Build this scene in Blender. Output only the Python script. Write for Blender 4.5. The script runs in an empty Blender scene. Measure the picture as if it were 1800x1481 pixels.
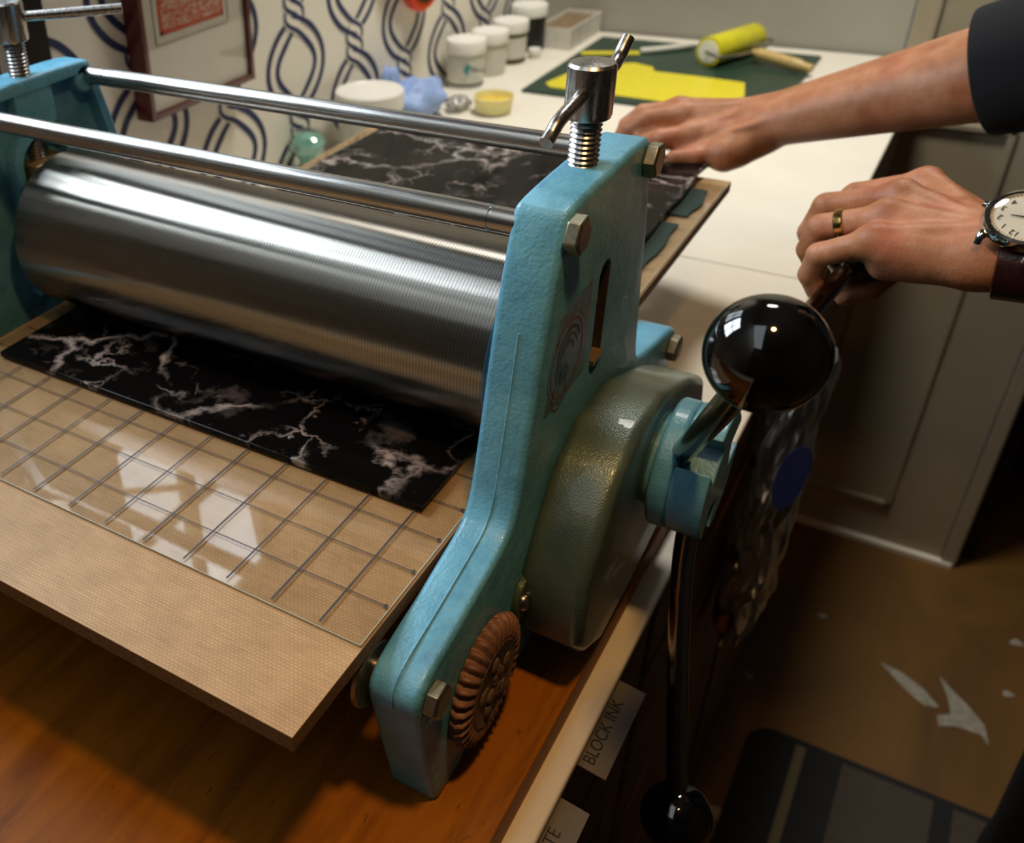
import bpy, bmesh, math, random
import numpy as np
from mathutils import Vector, Matrix

# ------------------------------------------------------------------ setup
# The scene is laid out in press units (1 unit = one square of the registration grid) and built at S metres per unit.
S = 0.0275
sc = bpy.context.scene
COL = sc.collection
PI = math.pi
random.seed(7)

# camera
cam_d = bpy.data.cameras.new('camera'); cam = bpy.data.objects.new('camera', cam_d); COL.objects.link(cam)
CM = [[0.82642747, -0.2634366, 0.49761309], [0.56044448, 0.46969888, -0.68211799], [-0.05403347, 0.84260556, 0.53581364]]
CP = (5.9166875, -9.501013, 12.3395116)
cam.matrix_world = Matrix([[CM[i][0], CM[i][1], CM[i][2], CP[i] * S] for i in range(3)] + [[0, 0, 0, 1]])
cam_d.sensor_fit = 'HORIZONTAL'; cam_d.sensor_width = 36.0; cam_d.lens = 34.4755
cam_d.shift_x = 0.20675; cam_d.shift_y = -0.03771
cam_d.clip_start = 0.02; cam_d.clip_end = 30
cam_d.dof.use_dof = True; cam_d.dof.focus_distance = 16.8 * S; cam_d.dof.aperture_fstop = 11.0
sc.camera = cam

# colour management
sc.view_settings.view_transform = 'Standard'; sc.view_settings.look = 'None'
sc.view_settings.exposure = 0.0; sc.view_settings.gamma = 1.0; sc.view_settings.use_curve_mapping = False

# world: dim sky outside
w = bpy.data.worlds.new('world'); sc.world = w; w.use_nodes = True
w.node_tree.nodes['Background'].inputs[0].default_value = (0.55, 0.75, 1.0, 1)
w.node_tree.nodes['Background'].inputs[1].default_value = 0.35

def area_light(name, loc, target, sx, sy, power, color, shape='RECTANGLE', spread=180):
    d = bpy.data.lights.new(name, 'AREA'); d.shape = shape; d.size = sx * S
    if shape in ('RECTANGLE', 'ELLIPSE'): d.size_y = sy * S
    d.energy = power; d.color = color; d.spread = math.radians(spread)
    o = bpy.data.objects.new(name, d); COL.objects.link(o)
    o.location = Vector(loc) * S
    v = (Vector(target) - Vector(loc)).normalized()
    o.rotation_euler = v.to_track_quat('-Z', 'Y').to_euler()
    return o

area_light('window_daylight', (-22.9, 5.2, 20), (0, 5.2, 16), 12.4, 15, 11.0, (0.78, 0.89, 1.0))
area_light('window_daylight_far', (-22.9, 18.9, 20), (0, 18.9, 17), 10.2, 15, 1.6, (0.78, 0.89, 1.0))
area_light('front_ceiling_fill', (-12, -36, 54), (-12, -36, 0), 18, 60, 4.6, (0.86, 0.94, 1.0))  # added soft fill panel, stands in for ceiling bounce on the front faces
area_light('desk_lamp_bulb', (5.8, -2.4, 27), (4.5, -1, 0), 2.4, 2.4, 1.25, (1.0, 0.55, 0.20), 'DISK', 120)
area_light('ceiling_lamp', (-6, 42, 50), (-5, 45, 0), 12, 12, 8.6, (1.0, 0.95, 0.87), 'DISK', 105)

# ------------------------------------------------------------------ materials
def L(r, g, b):
    def f(c):
        c /= 255.0
        return c / 12.92 if c <= 0.04045 else ((c + 0.055) / 1.055) ** 2.4
    return (f(r), f(g), f(b), 1.0)

class NT:
    def __init__(self, name):
        self.m = bpy.data.materials.new(name); self.m.use_nodes = True
        self.t = self.m.node_tree; self.n = self.t.nodes; self.l = self.t.links
        self.p = self.n['Principled BSDF']; self.out = self.n['Material Output']
        self.tc = None
    def node(self, typ, **kw):
        x = self.n.new(typ)
        for k, v in kw.items():
            if k.startswith('i_'): x.inputs[k[2:].replace('_', ' ')].default_value = v
            else: setattr(x, k, v)
        return x
    def link(self, a, b): self.l.new(a, b)
    def coord(self, scale=(1, 1, 1), rot=(0, 0, 0), loc=(0, 0, 0)):
        if not self.tc: self.tc = self.node('ShaderNodeTexCoord')
        mp = self.node('ShaderNodeMapping'); self.link(self.tc.outputs['Object'], mp.inputs[0])
        mp.inputs['Scale'].default_value = [s / S for s in scale]
        mp.inputs['Rotation'].default_value = rot; mp.inputs['Location'].default_value = loc
        return mp.outputs[0]
    def noise(self, vec, scale, detail=4, rough=.5, dist=0):
        x = self.node('ShaderNodeTexNoise'); self.link(vec, x.inputs['Vector'])
        x.inputs['Scale'].default_value = scale; x.inputs['Detail'].default_value = detail
        x.inputs['Roughness'].default_value = rough; x.inputs['Distortion'].default_value = dist
        return x.outputs['Fac']
    def ramp(self, fac, stops):
        x = self.node('ShaderNodeValToRGB'); self.link(fac, x.inputs[0])
        e = x.color_ramp.elements
        while len(e) < len(stops): e.new(0.5)
        for k, (p, c) in enumerate(stops):
            e[k].position = p; e[k].color = c if len(c) == 4 else (*c, 1)
        return x.outputs[0]
    def mix(self, fac, a, b, mode='MIX'):
        x = self.node('ShaderNodeMix', data_type='RGBA', blend_type=mode)
        for sock, v in ((x.inputs[0], fac), (x.inputs[6], a), (x.inputs[7], b)):
            if hasattr(v, 'is_output'): self.link(v, sock)
            else: sock.default_value = v
        return x.outputs[2]
    def math(self, op, a, b=0.0, c=0.0):
        x = self.node('ShaderNodeMath', operation=op)
        for i, v in enumerate((a, b, c)):
            if hasattr(v, 'is_output'): self.link(v, x.inputs[i])
            else: x.inputs[i].default_value = v
        return x.outputs[0]
    def bump(self, h, strength=.3, dist=.02, normal=None):
        x = self.node('ShaderNodeBump'); self.link(h, x.inputs['Height'])
        x.inputs['Strength'].default_value = strength; x.inputs['Distance'].default_value = dist * S
        if normal: self.link(normal, x.inputs['Normal'])
        self.link(x.outputs[0], self.p.inputs['Normal']); return x.outputs[0]
    def set(self, color=None, rough=None, metal=None, **kw):
        p = self.p.inputs
        for k, v in (('Base Color', color), ('Roughness', rough), ('Metallic', metal)):
            if v is None: continue
            if hasattr(v, 'is_output'): self.link(v, p[k])
            else: p[k].default_value = v
        for k, v in kw.items():
            k = k.replace('_', ' ')
            if hasattr(v, 'is_output'): self.link(v, p[k])
            else: p[k].default_value = v
        return self.m

def simple(name, color, rough=.5, metal=0, nscale=None, namp=.12, bump=0, bscale=None, **kw):
    t = NT(name)
    v = t.coord()
    n = t.noise(v, nscale or 1.2, 5, .6)
    lo = tuple(c * (1 - namp) for c in color[:3]) + (1,); hi = tuple(min(1, c * (1 + namp)) for c in color[:3]) + (1,)
    c = t.ramp(n, [(.3, lo), (.7, hi)])
    t.set(c, rough, metal, **kw)
    if bump: t.bump(t.noise(v, bscale or 20, 3), bump, .02)
    return t.m

M = {}
def mk_paint():
    t = NT('blue_enamel'); v = t.coord()
    n = t.noise(v, 1.3, 5, .65)
    c = t.ramp(n, [(.3, L(72, 140, 172)), (.55, L(94, 164, 194)), (.75, L(108, 176, 204))])
    v2 = t.coord((1, 1, .35)); s = t.noise(v2, 9, 3)
    c = t.mix(t.math('MULTIPLY', s, .12), c, L(130, 195, 218))
    t.set(c, t.math('MULTIPLY_ADD', t.noise(v, 6, 3), .2, .30), 0, Coat_Weight=.1)
    b = t.math('ADD', t.math('MULTIPLY', t.noise(v, 14, 2), 1.0), t.math('MULTIPLY', t.noise(v, 2.2, 2), 1.4))
    t.bump(b, .35, .035); return t.m
M['blue'] = mk_paint()
def mk_hammer():
    t = NT('green_grey_hammered_enamel'); v = t.coord()
    c = t.ramp(t.noise(v, 1.1, 4), [(.3, L(66, 86, 78)), (.7, L(92, 108, 94))])
    vo = t.node('ShaderNodeTexVoronoi'); t.link(v, vo.inputs['Vector']); vo.inputs['Scale'].default_value = 30
    t.set(c, .33, .25, Coat_Weight=.2)
    t.bump(t.math('ADD', vo.outputs['Distance'], t.math('MULTIPLY', t.noise(v, 22, 3), .8)), .4, .012); return t.m
M['hammer'] = mk_hammer()
def mk_roller():
    t = NT('turned_steel'); v = t.coord()
    wv = t.node('ShaderNodeTexWave', wave_type='BANDS', bands_direction='X'); t.link(v, wv.inputs['Vector'])
    wv.inputs['Scale'].default_value = 4.6; wv.inputs['Distortion'].default_value = .15
    st = t.noise(t.coord((.25, 3, 3)), 1.0, 4, .6)
    c = t.ramp(st, [(.3, L(144, 141, 134)), (.7, L(172, 168, 160))])
    c = t.mix(t.math('MULTIPLY', wv.outputs['Fac'], .38), c, L(70, 68, 64))
    tg = t.node('ShaderNodeTangent', direction_type='RADIAL', axis='X')
    rg = t.math('MULTIPLY_ADD', st, .06, .25)
    t.set(c, rg, 1.0, Anisotropic=1.0, Anisotropic_Rotation=.25)
    t.link(tg.outputs[0], t.p.inputs['Tangent'])
    t.bump(wv.outputs['Fac'], .12, .006)
    return t.m
M['roller'] = mk_roller()
def mk_steel(name, base, rough, axis='X', sc_=(.3, 14, 14)):
    t = NT(name); v = t.coord(sc_)
    n = t.noise(v, 2.2, 5, .6)
    c = t.ramp(n, [(.3, tuple(x * .7 for x in base[:3]) + (1,)), (.7, base)])
    t.set(c, t.math('MULTIPLY_ADD', n, .2, rough - .1), 1.0)
    t.bump(n, .08, .01); return t.m
M['rod'] = mk_steel('drawn_steel', L(190, 188, 184), .27)
M['steel'] = mk_steel('machined_steel', L(186, 184, 180), .28, sc_=(8, 8, 1))
M['bolt'] = mk_steel('zinc_plated_steel', L(158, 156, 134), .42, sc_=(3, 6, 6))
M['arm'] = mk_steel('polished_dark_steel', L(150, 142, 130), .16, sc_=(2, 2, 2))
M['rusty'] = simple('dark_worn_steel', L(74, 62, 48), .45, .6, 8, .4, .3, 14)
M['brass'] = simple('brass_block', L(176, 150, 104), .4, .8, 6, .2)
def mk_bedcanvas():
    t = NT('woven_laminate_board'); 
    v = t.coord((1, 1, 1))
    br = t.node('ShaderNodeTexBrick'); t.link(v, br.inputs['Vector'])
    br.inputs['Scale'].default_value = 1.0; br.inputs['Mortar Size'].default_value = .018; br.inputs['Mortar Smooth'].default_value = .8
    br.inputs['Brick Width'].default_value = .085; br.inputs['Row Height'].default_value = .062; br.offset = .5
    br.inputs['Color1'].default_value = (1, 1, 1, 1); br.inputs['Color2'].default_value = (.86, .86, .86, 1); br.inputs['Mortar'].default_value = (.5, .42, .34, 1)
    n = t.noise(v, .8, 5, .6); c = t.ramp(n, [(.3, L(160, 128, 84)), (.7, L(188, 156, 110))])
    fb = t.noise(t.coord((1.5, 30, 1)), 1.0, 4); c = t.mix(.18, c, t.ramp(fb, [(.35, L(110, 76, 44)), (.65, L(205, 170, 122))]))
    c = t.mix(.42, c, t.mix(1.0, c, br.outputs['Color'], 'MULTIPLY'))
    t.set(c, .55, 0, Specular_IOR_Level=.35)
    t.bump(br.outputs['Fac'], -.25, .012); return t.m
M['bed'] = mk_bedcanvas()
M['bed_edge'] = simple('board_edge', L(114, 86, 50), .7, 0, 14, .3, .3, 30)
def mk_marble():
    t = NT('black_marble_print'); v = t.coord((1, 1, 1))
    nz = t.node('ShaderNodeTexNoise'); t.link(v, nz.inputs['Vector']); nz.inputs['Scale'].default_value = .75; nz.inputs['Detail'].default_value = 7; nz.inputs['Roughness'].default_value = .62
    vm = t.node('ShaderNodeVectorMath', operation='MULTIPLY_ADD'); t.link(nz.outputs['Color'], vm.inputs[0]); vm.inputs[1].default_value = (2.2, 2.2, 2.2); t.link(v, vm.inputs[2])
    def veins(scale, wid):
        vo = t.node('ShaderNodeTexVoronoi', feature='DISTANCE_TO_EDGE'); t.link(vm.outputs[0], vo.inputs['Vector']); vo.inputs['Scale'].default_value = scale
        return t.ramp(vo.outputs['Distance'], [(0, (1, 1, 1, 1)), (wid * .35, (.45, .45, .45, 1)), (wid, (0, 0, 0, 1))])
    a = veins(.30, .045); b = veins(.75, .05)
    m1 = t.ramp(t.noise(v, .28, 3), [(.46, (0, 0, 0, 1)), (.60, (1, 1, 1, 1))])
    m2 = t.ramp(t.noise(t.coord(loc=(7, 3, 0)), .5, 3), [(.50, (0, 0, 0, 1)), (.64, (1, 1, 1, 1))])
    cl = t.ramp(t.noise(t.coord(loc=(2, 9, 1)), .7, 6, .7), [(.58, (0, 0, 0, 1)), (.78, (.35, .35, .35, 1))])
    f = t.math('MAXIMUM', t.math('MULTIPLY', a, m1), t.math('MULTIPLY', t.math('MULTIPLY', b, m2), .8))
    f = t.math('MAXIMUM', f, t.math('MULTIPLY', cl, .5))
    tint = t.ramp(t.noise(v, 1.4, 3), [(.4, L(176, 168, 160)), (.6, L(196, 176, 168))])
    c = t.mix(f, L(10, 9, 9), tint)
    t.set(c, .16, 0, Specular_IOR_Level=.12); return t.m
M['marble'] = mk_marble()
def mk_clear(name, tint, gloss=1.0, rough=.02, lo=0.0):
    t = NT(name); t.n.remove(t.p)
    lw = t.node('ShaderNodeLayerWeight')
    fr = t.math('MULTIPLY_ADD', t.math('POWER', lw.outputs['Facing'], 5.0), .92, .045)
    tr = t.node('ShaderNodeBsdfTransparent'); tr.inputs[0].default_value = tint
    gl = t.node('ShaderNodeBsdfGlossy'); gl.inputs['Roughness'].default_value = rough
    mx = t.node('ShaderNodeMixShader')
    t.link(t.math('MULTIPLY_ADD', fr, gloss, lo), mx.inputs[0]); t.link(tr.outputs[0], mx.inputs[1]); t.link(gl.outputs[0], mx.inputs[2]); t.link(mx.outputs[0], t.out.inputs[0])
    return t.m
M['acrylic'] = mk_clear('clear_acrylic', (.96, .96, .95, 1))
M['film'] = mk_clear('clear_plastic_film', (.62, .60, .57, 1), 1.8, .4, .30)
M['ink_line'] = simple('dark_marker_line', L(56, 40, 42), .5)
M['acr_edge'] = simple('acrylic_edge', L(176, 182, 168), .25)
def mk_wood(name, a, b, c_, sc_=(.9, .12, .9), rough=.55, coat=0):
    t = NT(name); v = t.coord(sc_)
    n1 = t.noise(v, 1.2, 6, .6, 1.0); n2 = t.noise(t.coord((sc_[0] * 9, sc_[1] * 5, 9)), 1.2, 3)
    c = t.ramp(n1, [(.25, a), (.5, b), (.75, c_)])
    fl = t.ramp(t.noise(t.coord((5, 1.3, 5)), 1.6, 2), [(.68, (0, 0, 0, 1)), (.75, (.6, .6, .6, 1))])
    c = t.mix(t.math('MULTIPLY', n2, .3), c, a); c = t.mix(fl, c, tuple(x * .4 for x in a[:3]) + (1,))
    t.set(c, rough, 0, Coat_Weight=coat, Specular_IOR_Level=.22); t.bump(n2, .1, .01); return t.m
M['wood'] = mk_wood('orange_stained_wood', L(110, 60, 4), L(156, 92, 6), L(176, 108, 14))
M['drawer'] = mk_wood('brown_drawer_wood', L(70, 44, 20), L(104, 68, 34), L(128, 88, 46), (.9, .15, .9), .6, 0)
def mk_floor():
    t = NT('plywood_floor'); v = t.coord((1, .5, 1))
    c = t.ramp(t.noise(v, .12, 6, .6, .8), [(.3, L(80, 52, 14)), (.55, L(104, 70, 20)), (.75, L(118, 80, 26))])
    sp = t.ramp(t.noise(t.coord(loc=(4, 8, 0)), .32, 2), [(.755, (0, 0, 0, 1)), (.775, (1, 1, 1, 1))])
    c = t.mix(t.math('MULTIPLY', sp, .4), c, L(150, 146, 136))
    t.set(c, .6); t.bump(t.noise(v, 6, 3), .1, .02); return t.m
M['floor'] = mk_floor()
M['white_top'] = simple('white_laminate', L(226, 220, 205), .42, 0, .5, .03)
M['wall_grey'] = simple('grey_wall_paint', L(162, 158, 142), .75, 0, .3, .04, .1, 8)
M['paper_wall'] = simple('cream_wallpaper', L(236, 230, 214), .7, 0, .3, .03)
M['navy'] = simple('navy_pattern_ink', L(38, 48, 88), .7, 0, 1, .1)
M['door'] = simple('greyed_white_door_paint', L(160, 148, 122), .6, 0, .4, .05)
M['ceiling'] = simple('ceiling_paint', L(128, 120, 108), .8)
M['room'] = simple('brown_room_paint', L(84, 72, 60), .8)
M['dark'] = simple('dark_recess', L(20, 14, 9), .8)
M['black'] = simple('gloss_black_plastic', L(6, 6, 7), .06, 0, 1, .05, Coat_Weight=.5, Coat_Roughness=.02)
M['mat_black'] = simple('black_rubber_mat', L(14, 13, 12), .8, 0, 6, .3, .3, 12)
M['mat_grey'] = simple('grey_mat_stripe', L(66, 58, 50), .9, 0, 6, .2, .3, 12)
M['mat_tan'] = simple('tan_mat_stripe', L(96, 86, 62), .9, 0, 6, .2, .3, 12)
M['mahog'] = simple('mahogany_frame', L(84, 30, 24), .3, 0, 3, .2, Coat_Weight=.4)
M['matboard'] = simple('cream_mat_board', L(234, 228, 212), .6, 0, .3, .02)
def mk_print():
    t = NT('red_relief_print'); v = t.coord((1, 1, 1))
    a = t.noise(t.coord((1, 1.5, 5), (.5, 0, 0)), 2.0, 6, .7, 1.5)
    c = t.ramp(a, [(.44, L(226, 214, 190)), (.52, L(214, 96, 60)), (.8, L(200, 74, 44))])
    t.set(c, .7); return t.m
M['print'] = mk_print()
M['red_ink'] = simple('red_ink_border', L(214, 90, 58), .7)
M['black_frame'] = simple('black_frame_wood', L(8, 7, 7), .35)
M['purple'] = simple('purple_print', L(62, 56, 130), .6, 0, 2, .5)
M['white_plastic'] = simple('white_plastic', L(236, 234, 224), .35, 0, .5, .02)
M['label_paper'] = simple('jar_label_paper', L(206, 204, 190), .5, 0, 3, .06)
M['tab_card'] = simple('grey_card', L(104, 98, 88), .7)
M['old_paint'] = simple('dried_paint', L(150, 144, 128), .8, 0, 2, .3)
M['clear_jar'] = simple('frosted_jar_wall', L(200, 200, 186), .3)
M['olive_ink'] = simple('olive_ink', L(70, 66, 34), .3)
M['black_ink'] = simple('black_ink', L(22, 22, 26), .3)
M['teal_ink'] = simple('teal_print', L(40, 140, 140), .5)
M['dark_text'] = simple('dark_lettering', L(24, 24, 22), .6)
M['yellow_cup'] = simple('pale_yellow_plastic', L(236, 222, 150), .35, Subsurface_Weight=.2)
M['yellow_ochre'] = simple('yellow_paste', L(222, 190, 70), .5, 0, 6, .2, .4, 12)
M['glove'] = simple('pale_blue_nitrile', L(146, 172, 220), .5, 0, 2, .15, .2, 10)
M['aqua'] = mk_clear('aqua_glass', (.84, .96, .92, 1), 1.3, .05, .10)
M['aqua_core'] = simple('aqua_glass_tint', L(168, 216, 202), .1, 0, 2, .25, Transmission_Weight=.45)
M['orange'] = simple('orange_plastic', L(232, 74, 28), .35)
M['slab'] = simple('dark_green_slab', L(34, 58, 46), .35, 0, 1, .15)
M['yellow_ink'] = simple('yellow_ink_film', L(216, 202, 40), .3, 0, 2.5, .08, .25, 9)
M['box_white'] = simple('white_card_box', L(206, 202, 188), .6)
M['brown_bits'] = simple('brown_contents', L(128, 106, 78), .8, 0, 5, .4, .5, 8)
M['yellow_rubber'] = simple('yellow_roller_rubber', L(206, 198, 34), .3)
M['handle_wood'] = simple('varnished_handle', L(186, 158, 98), .4, 0, 3, .15)
M['felt'] = simple('dark_green_felt', L(18, 42, 33), .85, 0, 4, .2, .3, 25)
M['clay'] = simple('fired_clay', L(128, 90, 68), .6, .12, 5, .3, .3, 14)
M['clay_dark'] = simple('dark_clay_face', L(108, 84, 72), .6, .1, 5, .25, .3, 12)
M['decal'] = simple('silvered_decal_film', L(74, 100, 116), .2, .15, 5, .25, .5, 18)
M['decal_ring'] = simple('decal_ring_ink', L(112, 66, 66), .4)
M['decal_dark'] = simple('decal_dark_ink', L(14, 14, 18), .3)
M['gold'] = simple('gold_ring_metal', L(214, 178, 110), .15, 1.0)
M['chrome'] = simple('polished_chrome', L(215, 215, 215), .08, 1.0)
M['dial'] = simple('cream_dial', L(230, 224, 206), .4)
M['dial_ring'] = simple('tan_minute_track', L(196, 160, 104), .5)
M['strap'] = simple('dark_brown_leather', L(44, 18, 16), .3, 0, 4, .25, .3, 16)
M['cloth'] = simple('navy_black_jersey', L(7, 8, 14), .95, 0, 3, .2, .3, 18)
M['denim'] = simple('dark_trouser_cloth', L(20, 18, 14), .9, 0, 8, .6, .4, 14)
M['hair'] = simple('dark_brown_hair', L(40, 26, 18), .5, 0, 8, .3, .6, 20)
M['shoe'] = simple('black_shoe_leather', L(16, 14, 13), .4)
M['blue_tag'] = simple('dark_blue_label', L(14, 26, 84), .6)
M['bucket'] = simple('grey_bucket_plastic', L(92, 84, 76), .5)
M['rust'] = simple('rust_brown_rim', L(110, 60, 24), .6)
def mk_skin():
    t = NT('skin'); v = t.coord()
    n = t.noise(v, 1.1, 5, .6)
    c = t.ramp(n, [(.3, L(144, 88, 54)), (.5, L(168, 112, 76)), (.72, L(188, 134, 102))])
    r = t.noise(t.coord(loc=(3, 1, 5)), .8, 3); c = t.mix(t.math('MULTIPLY', t.ramp(r, [(.5, (0, 0, 0, 1)), (.7, (1, 1, 1, 1))]), .35), c, L(176, 84, 62))
    t.set(c, .5, 0, Subsurface_Weight=.12, Subsurface_Scale=.12 * S, Specular_IOR_Level=.4)
    t.p.inputs['Subsurface Radius'].default_value = (1, .35, .2)
    vo = t.node('ShaderNodeTexVoronoi'); t.link(v, vo.inputs['Vector']); vo.inputs['Scale'].default_value = 22
    w_ = t.noise(t.coord((7, 1.5, 1.5)), 2.0, 4)
    t.bump(t.math('ADD', t.math('MULTIPLY', vo.outputs['Distance'], .35), t.math('ADD', t.math('MULTIPLY', w_, .7), t.noise(v, 5, 4))), .32, .03)
    return t.m
M['skin'] = mk_skin()

# ------------------------------------------------------------------ mesh helpers
class MB:
    def __init__(self): self.v = []; self.f = []; self.m = []
    def add(self, vs, fs, mi=0):
        o = len(self.v); self.v += [tuple(x) for x in vs]; self.f += [tuple(i + o for i in f) for f in fs]; self.m += [mi] * len(fs); return self
    def box(self, x0, x1, y0, y1, z0, z1, mi=0):
        vs = [(x, y, z) for x in (x0, x1) for y in (y0, y1) for z in (z0, z1)]
        return self.add(vs, [(0, 1, 3, 2), (4, 6, 7, 5), (0, 4, 5, 1), (2, 3, 7, 6), (0, 2, 6, 4), (1, 5, 7, 3)], mi)
    def obox(self, c, ux, uy, uz, hx, hy, hz, mi=0):
        c = Vector(c); ux = Vector(ux).normalized() * hx; uy = Vector(uy).normalized() * hy; uz = Vector(uz).normalized() * hz
        vs = [c + a * ux + b * uy + d * uz for a in (-1, 1) for b in (-1, 1) for d in (-1, 1)]
        return self.add(vs, [(0, 1, 3, 2), (4, 6, 7, 5), (0, 4, 5, 1), (2, 3, 7, 6), (0, 2, 6, 4), (1, 5, 7, 3)], mi)
    def rings(self, rings, mi=0, cap=True):
        n = len(rings[0]); o = len(self.v)
        vs = [p for r in rings for p in r]; fs = []
        for k in range(len(rings) - 1):
            for i in range(n):
                j = (i + 1) % n; fs.append((k * n + i, k * n + j, (k + 1) * n + j, (k + 1) * n + i))
        if cap: fs.append(tuple(range(n - 1, -1, -1))); fs.append(tuple((len(rings) - 1) * n + i for i in range(n)))
        return self.add(vs, fs, mi)
    def lathe(self, prof, origin, axis, n=32, mi=0, cap=True, start=0.0):
        a = Vector(axis).normalized(); u = a.orthogonal().normalized(); w_ = a.cross(u); o = Vector(origin)
        R = []
        for r, h in prof:
            R.append([o + a * h + (u * math.cos(start + 2 * PI * i / n) + w_ * math.sin(start + 2 * PI * i / n)) * r for i in range(n)])
        return self.rings(R, mi, cap)
    def cyl(self, p0, p1, r, n=24, mi=0, ch=0.0, r1=None, start=0.0):
        p0 = Vector(p0); p1 = Vector(p1); h = (p1 - p0).length; r1 = r if r1 is None else r1
        prof = [(r - ch, 0), (r, ch), (r1, h - ch), (r1 - ch, h)] if ch else [(r, 0), (r1, h)]
        return self.lathe(prof, p0, p1 - p0, n, mi, True, start)
    def sphere(self, c, r, n=24, mi=0, sc_=(1, 1, 1)):
        R = []
        for k in range(1, n // 2):
            th = PI * k / (n // 2)
            R.append([(c[0] + r * sc_[0] * math.sin(th) * math.cos(2 * PI * i / n), c[1] + r * sc_[1] * math.sin(th) * math.sin(2 * PI * i / n), c[2] - r * sc_[2] * math.cos(th)) for i in range(n)])
        return self.rings(R, mi)
    def tube(self, pts, r, n=14, mi=0, sub=1):
        P = [Vector(p) for p in pts]
        if sub > 1 and len(P) > 2:
            Q = []
            for i in range(len(P) - 1):
                a = P[max(i - 1, 0)]; b = P[i]; c = P[i + 1]; d = P[min(i + 2, len(P) - 1)]
                for k in range(sub):
                    t = k / sub
                    Q.append(.5 * ((2 * b) + (c - a) * t + (2 * a - 5 * b + 4 * c - d) * t * t + (3 * b - a - 3 * c + d) * t ** 3))
            Q.append(P[-1]); P = Q
        rr = r if isinstance(r, (list, tuple)) else [r] * len(P)
        if len(rr) != len(P): rr = [rr[min(int(i * len(rr) / len(P)), len(rr) - 1)] for i in range(len(P))]
        t = (P[1] - P[0]).normalized(); u = t.orthogonal().normalized(); R = []
        for i, p in enumerate(P):
            t2 = (P[min(i + 1, len(P) - 1)] - P[max(i - 1, 0)]).normalized()
            u = (u - t2 * u.dot(t2)).normalized(); w_ = t2.cross(u)
            R.append([p + (u * math.cos(2 * PI * k / n) + w_ * math.sin(2 * PI * k / n)) * rr[i] for k in range(n)])
        return self.rings(R, mi)
    def prism_x(self, poly, x0, x1, mi=0):
        n = len(poly); vs = [(x0, a, b) for a, b in poly] + [(x1, a, b) for a, b in poly]
        fs = [tuple(range(n - 1, -1, -1)), tuple(range(n, 2 * n))] + [(i, (i + 1) % n, n + (i + 1) % n, n + i) for i in range(n)]
        return self.add(vs, fs, mi)
    def prism_z(self, poly, z0, z1, mi=0):
        n = len(poly); vs = [(a, b, z0) for a, b in poly] + [(a, b, z1) for a, b in poly]
        fs = [tuple(range(n - 1, -1, -1)), tuple(range(n, 2 * n))] + [(i, (i + 1) % n, n + (i + 1) % n, n + i) for i in range(n)]
        return self.add(vs, fs, mi)
    def quad(self, a, b, c, d, mi=0): return self.add([a, b, c, d], [(0, 1, 2, 3)], mi)

def mesh_of(name, mb, mats, smooth=35):
    me = bpy.data.meshes.new(name)
    me.from_pydata([(x * S, y * S, z * S) for x, y, z in mb.v], [], mb.f)
    for m in mats: me.materials.append(m)
    if len(mats) > 1: me.polygons.foreach_set('material_index', mb.m)
    bm = bmesh.new(); bm.from_mesh(me); bmesh.ops.recalc_face_normals(bm, faces=bm.faces); bm.to_mesh(me); bm.free()
    if smooth:
        me.shade_smooth(); me.set_sharp_from_angle(angle=math.radians(smooth))
    return me
def obj(name, mb, mats, parent=None, smooth=35, bevel=0, seg=3, flip=None):
    if not isinstance(mats, (list, tuple)): mats = [mats]
    o = bpy.data.objects.new(name, mesh_of(name, mb, mats, smooth)); COL.objects.link(o)
    if parent:
        o.parent = parent; o.matrix_parent_inverse = Matrix.Translation(-parent_loc(parent))
    if bevel:
        b = o.modifiers.new('b', 'BEVEL'); b.width = bevel * S; b.segments = seg; b.limit_method = 'ANGLE'; b.angle_limit = math.radians(32); b.harden_normals = False
    return o
def parent_loc(p):
    return p.location if p.parent is None else Vector((0, 0, 0))
def tag(o, label=None, cat=None, group=None, kind=None):
    if label: o['label'] = label
    if cat: o['category'] = cat
    if group: o['group'] = group
    if kind: o['kind'] = kind
    return o
def thing(name, loc, label, cat, group=None):
    o = bpy.data.objects.new(name, None); COL.objects.link(o); o.location = Vector(loc) * S; o.empty_display_size = .01
    return tag(o, label, cat, group)
def struct(name, mb, mats, smooth=0, **k): return tag(obj(name, mb, mats, None, smooth, **k), kind='structure')
def baked(o):
    dg = bpy.context.evaluated_depsgraph_get(); me = bpy.data.meshes.new_from_object(o.evaluated_get(dg)); o.modifiers.clear(); o.data = me
    return o
def boolean(o, cutter, op='DIFFERENCE'):
    m = o.modifiers.new('bool', 'BOOLEAN'); m.operation = op; m.object = cutter; m.solver = 'EXACT'
def text_mb(mb, body, size, origin, u, v, mi=0, ext=.01, center=False):
    cu = bpy.data.curves.new('lettering', 'FONT'); cu.body = body; cu.size = size; cu.extrude = ext
    if center: cu.align_x = 'CENTER'
    t = bpy.data.objects.new('lettering', cu); COL.objects.link(t)
    dg = bpy.context.evaluated_depsgraph_get(); me = bpy.data.meshes.new_from_object(t.evaluated_get(dg))
    u = Vector(u).normalized(); v = Vector(v).normalized(); w_ = u.cross(v); o = Vector(origin)
    mb.add([o + u * p.co.x + v * p.co.y + w_ * p.co.z for p in me.vertices], [tuple(p.vertices) for p in me.polygons], mi)
    bpy.data.objects.remove(t); bpy.data.curves.remove(cu); bpy.data.meshes.remove(me)

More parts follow.
